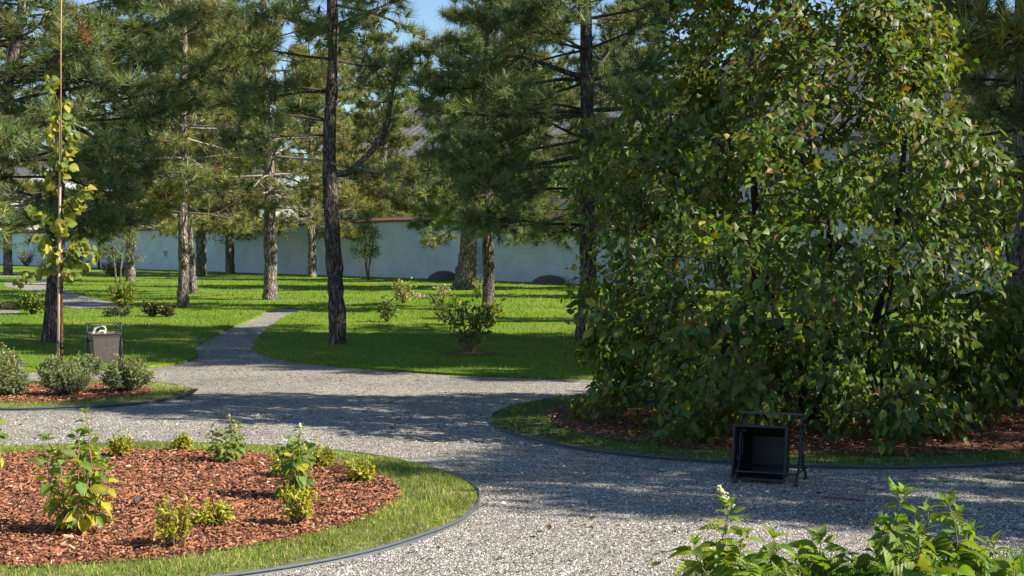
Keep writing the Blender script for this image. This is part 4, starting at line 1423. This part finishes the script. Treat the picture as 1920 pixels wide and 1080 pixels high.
# staked sapling
def sapling():
    b = G(112, 693)
    t = thing('linden_sapling', 'slim staked linden sapling with yellowing leaves in the small bed', 'tree', (b[0], b[1], .03))
    d = b[1]; o0 = np.array([b[0], b[1], .03])
    r = np.random.default_rng(77)
    mb = MB(); Pt = np.array([Q(115.5, 693, d), Q(116, 600, d), Q(116, 500, d), Q(113, 400, d), Q(116, 300, d), Q(114, 215, d)]) - o0
    mb.tube(smooth_poly(Pt, 4), np.linspace(.019, .007, 21), 8, rough=.03); mb.obj('trunk', M_BARKRED, t)
    P, D, L, C = [], [], [], []
    k = 0
    for (x0, y0, x1, y1, n) in [(116, 430, 60, 395, 9), (114, 440, 170, 350, 10), (115, 470, 185, 478, 9), (116, 500, 30, 530, 9), (115, 505, 75, 440, 8), (115, 500, 150, 455, 9), (116, 520, 140, 520, 7),
                                (114, 400, 145, 375, 7), (114, 380, 85, 330, 6), (114, 330, 140, 250, 9), (114, 300, 95, 220, 9), (114, 260, 128, 190, 8), (114, 215, 90, 140, 6), (115, 470, 95, 480, 8),
                                (115, 450, 120, 420, 8), (115, 510, 100, 500, 8), (115, 490, 160, 500, 7), (114, 350, 122, 300, 8), (114, 320, 105, 290, 7), (114, 255, 108, 205, 7)]:
        a, e = Q(x0, y0, d) - o0, Q(x1, y1, d + r.normal(0, .12)) - o0
        mb = MB(); Cv = np.array([a + (e - a) * f + np.array([0, 0, .05 * math.sin(PI * f)]) for f in np.linspace(0, 1, 5)])
        mb.tube(Cv, np.linspace(.006, .0025, 5), 4, (.25, .13, .07)); mb.obj('branch', M_STEM, t)
        n = int(n * 3.2)
        for q in range(n):
            f = .2 + .8 * (q + r.random()) / n
            p = a + (e - a) * f + np.array([0, 0, .05 * math.sin(PI * f)]) + r.normal(0, .03, 3)
            P.append(p); D.append(nrm(nrm(e - a) * .4 + r.normal(0, .5, 3) + np.array([0, 0, -.75])))
            L.append(.108 * r.uniform(.5, 1.25))
            C.append((np.array((.42, .38, .06)) if r.random() < .42 else np.array((.19, .25, .05))) * r.uniform(.7, 1.2))
    P, D, L, C = map(np.array, (P, D, L, C))
    N = len(P)
    Rm = frames(D, nrm(np.c_[r.normal(.25, .5, N), r.normal(-.8, .4, N), np.full(N, .4)]))
    o_ = np.argsort(-L)
    k, k2 = o_[:300], o_[300:]
    leaf_objects(t, LM_HEART, Rm[k], P[k], L[k], C[k], r)
    mb = MB(); mb.inst(HEART[0], Rm[k2], P[k2], L[k2], C[k2], smooth=True)
    fo = mb.obj('foliage', M_LEAF, t); fo['kind'] = 'stuff'
    # stake
    s = thing('wooden_stake', 'pale wooden stake tied to the sapling, thin cane on top', 'stake', (b[0] - .03, b[1] - .02, .03))
    o1 = np.array([b[0] - .03, b[1] - .02, .03])
    mb = MB(); mb.tube(np.array([Q(109, 696, d - .03), Q(110.5, 500, d - .03), Q(112.5, 330, d - .03), Q(113, 225, d - .03)]) - o1, np.linspace(.018, .014, 4), 10, (.50, .37, .31)); mb.obj('pole', M_PAINT, s)
    mb = MB(); mb.tube(np.array([Q(114.5, 300, d - .045), Q(114, 100, d - .045), Q(116, -70, d - .045)]) - o1, .007, 6, (.50, .34, .16)); mb.obj('cane', M_PAINT, s)
    for y in (418, 540, 640, 643):
        c = Q(113, y, d - .02) - o1
        mb = MB(); a = np.arange(13) * 2 * PI / 12
        mb.tube(np.c_[c[0] + .046 * np.cos(a), c[1] + .034 * np.sin(a), np.full(13, c[2])], .006, 5, (.02, .02, .022), cap=False)
        mb.obj('tie', M_IRON, s)


sapling()


# ------------------------------------------------------------------ litter bins
def arc(pts, k=5):
    return smooth_poly(np.array(pts, float), k)


def litter_bin(loc, rz, tilt, label, s=1.0, col=(.085, .07, .065), roll=0.0, pull=(0, 0, 0), hz=.70):
    t = thing('litter_bin', label, 'litter bin', loc, 'cast iron litter bins by the paths', rz)
    t.scale = (s, s, s)
    bw, bd, bh, wall = .17, .17, .44, .008           # bottom half width / depth, height
    tw, td = .225, .225
    mb = MB()
    zb, zt = 0.0, bh
    def ring(w, d, z): return np.array([[-w, -d, z], [w, -d, z], [w, d, z], [-w, d, z]])
    zm = bh * .86; wm = bw + (tw - bw) * .62
    R = [ring(bw, bd, zb), ring(wm, wm, zm), ring(tw, td, zt), ring(tw + .012, td + .012, zt), ring(tw + .012, td + .012, zt + .014), ring(tw - wall, td - wall, zt + .014),
         ring(wm - wall, wm - wall, zm), ring(bw - wall, bd - wall, zb + wall)]
    V = np.concatenate(R)
    Fq = []
    for k in range(len(R) - 1):
        for j in range(4):
            j2 = (j + 1) % 4
            Fq.append([k * 4 + j, k * 4 + j2, k * 4 + 4 + j2, k * 4 + 4 + j])
    Fq.append([3, 2, 1, 0]); n = (len(R) - 1) * 4; Fq.append([n, n + 1, n + 2, n + 3])
    piv = np.array([0, 0, .30])
    ca, sa = math.cos(tilt), math.sin(tilt)
    Rx = np.array([[1, 0, 0], [0, ca, -sa], [0, sa, ca]])
    V = (V - piv) @ Rx.T + piv + np.array([0, 0, .10]) + np.array(pull)
    mb.add(V, Fq, col)
    mb.obj('bucket', M_IRON, t)
    pz = .43
    fx = .262
    for sg in (-1, 1):
        mb = MB()
        x = sg * fx
        I = (.028, .026, .027)
        for d in (-1, 1):
            mb.tube(arc([(x, .01 * d, pz), (x, .05 * d, .33), (x, .045 * d, .22), (x, .11 * d, .12), (x, .19 * d, .055), (x, .215 * d, .012)]), .0125, 6, I)
            mb.tube(arc([(x, .045 * d, .22), (x, .095 * d, .235), (x, .12 * d, .20), (x, .10 * d, .165), (x, .075 * d, .18)]), .008, 5, I)
            mb.blob((x, .215 * d, .014), (.022, .028, .018), 7, 4, I)
        mb.tube(np.array([(x, -.2, .10), (x, .2, .10)]), .009, 5, I)
        a = np.arange(13) * 2 * PI / 12
        mb.tube(np.c_[np.full(13, x), .028 * np.cos(a), pz + .028 * np.sin(a)], .008, 5, I, cap=False)
        st = mb.obj('side_stand', M_IRON, t)
        mb = MB(); mb.tube(np.array([(sg * (fx - .05), 0, pz), (sg * (fx + .02), 0, pz)]), .013, 8, I); mb.obj('pivot', M_IRON, st)
    mb = MB(); mb.tube(np.array([(-fx, -.2, .10), (fx, -.2, .10)]), .010, 6, (.028, .026, .027)); mb.obj('base_bar', M_IRON, t)
    mb = MB(); mb.tube(np.array([(-fx, .2, .10), (fx, .2, .10)]), .010, 6, (.028, .026, .027)); mb.obj('base_bar', M_IRON, t)
    mb = MB()
    mb.tube(np.array([(-fx, 0, pz), (-fx, 0, hz), ]), .009, 6, (.028, .026, .027)); mb.tube(np.array([(fx, 0, pz), (fx, 0, hz)]), .009, 6, (.028, .026, .027))
    mb.box((0, 0, hz + .003), (2 * fx + .03, .028, .016), (.05, .05, .05))
    for sg in (-1, 1):
        a = np.linspace(0, 1.6 * PI, 12)
        mb.tube(np.c_[sg * (fx - .035) + .035 * np.cos(a), np.zeros(12), hz - .035 + .03 * np.sin(a)], .006, 5, (.028, .026, .027))
    mb.obj('handle', M_IRON, t)
    return t


pb = G(196, 694)
litter_bin((pb[0], pb[1], .03), math.radians(24), 0.0, 'upright grey tapered litter bin on the lawn by the small bed', .80, (.095, .078, .072))
# crumpled white bag on the left bin
mb = MB()
pts = [(-.11, 0, -.03), (-.085, .0, .04), (-.03, .01, .075), (.03, .02, .07), (.045, .02, .03), (.035, .02, -.04)]
P = arc(pts, 4)
mb.tube(P, .6 * np.array([.03, .026, .022, .02, .026, .034])[np.minimum(np.arange(len(P)) // 4, 5)] * rng.uniform(.85, 1.15, len(P)), 9, (.62, .58, .48), rough=.12)
P = arc([(-.05, -.05, -.03), (-.01, -.05, .015), (.03, -.03, .02), (.05, -.02, -.03)], 4)
mb.tube(P, .012, 8, (.60, .56, .46), rough=.14)
tag(mb.obj('plastic_bag', M_PAINT, loc=(pb[0] - .035, pb[1], .03 + .555 * .80)), 'crumpled white plastic bag in the mouth of the upright litter bin', 'plastic bag')
pb = G(1445, 902)
litter_bin((pb[0], pb[1], .0), math.radians(-22), math.radians(80), 'black litter bin tipped towards the camera on the gravel before the leafy tree', .80, (.012, .010, .010), pull=(-.075, .03, -.17), hz=.585)


# ------------------------------------------------------------------ small things on the ground
def fallen_leaf(px, py, label, L=.1, col=(.30, .15, .07), z=.01, group='fallen leaves', seed=0):
    p = G(px, py)
    r = np.random.default_rng(seed + 900)
    mb = MB()
    tp = leaf_template(4, .75, .5, -.35, .06, 'heart')
    a = r.uniform(0, 2 * PI)
    Rm = frames(np.array([[math.cos(a), math.sin(a), .12]]), np.array([[r.normal(0, .3), r.normal(0, .3), 1.]]))
    mb.inst(tp, Rm, np.zeros((1, 3)), np.array([L]), np.array(col), smooth=True)
    o = mb.obj('fallen_leaf', M_LEAF, loc=(p[0], p[1], z))
    return tag(o, label, 'leaf', group)


fallen_leaf(352, 748, 'large dry brown leaf on the edging tip of the small bed', .11, (.50, .29, .16), .045)
fallen_leaf(343, 746, 'curled dry leaf beside the large brown leaf at the small bed tip', .08, (.52, .32, .18), .045, seed=1)
fallen_leaf(258, 962, 'dark grey flat leaf on the near mulch', .075, (.13, .11, .11), .055, seed=2)
fallen_leaf(310, 965, 'pale pink-brown leaf on the near mulch right of the dark flat leaf', .06, (.45, .25, .16), .055, seed=3)
fallen_leaf(1030, 998, 'brown leaf scrap on the sunlit gravel below the shade', .045, (.2, .1, .05), .012, seed=4)
fallen_leaf(1222, 1066, 'green leaf on the gravel at the bottom edge', .05, (.10, .16, .04), .012, seed=5)
fallen_leaf(1105, 978, 'small green leaf on the gravel at the shade edge', .04, (.14, .18, .04), .012, seed=6)
fallen_leaf(80, 822, 'dry grass-coloured leaf on the sunlit gravel at left', .05, (.16, .13, .06), .012, seed=7)
a, b = G(1545, 932, .01), G(1622, 939, .01)
mb = MB(); mb.tube(np.array([(0, 0, 0), *( [(b - a) * f + [0, .01 * math.sin(f * 9), 0] for f in (.3, .6, 1)])]), .0045, 6, (.22, .03, .035))
tag(mb.obj('plastic_rod', M_PAINT, loc=(a[0], a[1], .012)), 'thin dark red rod lying on the shaded gravel', 'rod')
print('COUNT', len(bpy.data.objects), 'TRIS', {k: v for k, v in sorted(((m.name, len(m.loops) - 2 * len(m.polygons)) for m in bpy.data.meshes), key=lambda x: -x[1])[:40]}, sum(len(m.loops) - 2 * len(m.polygons) for m in bpy.data.meshes))
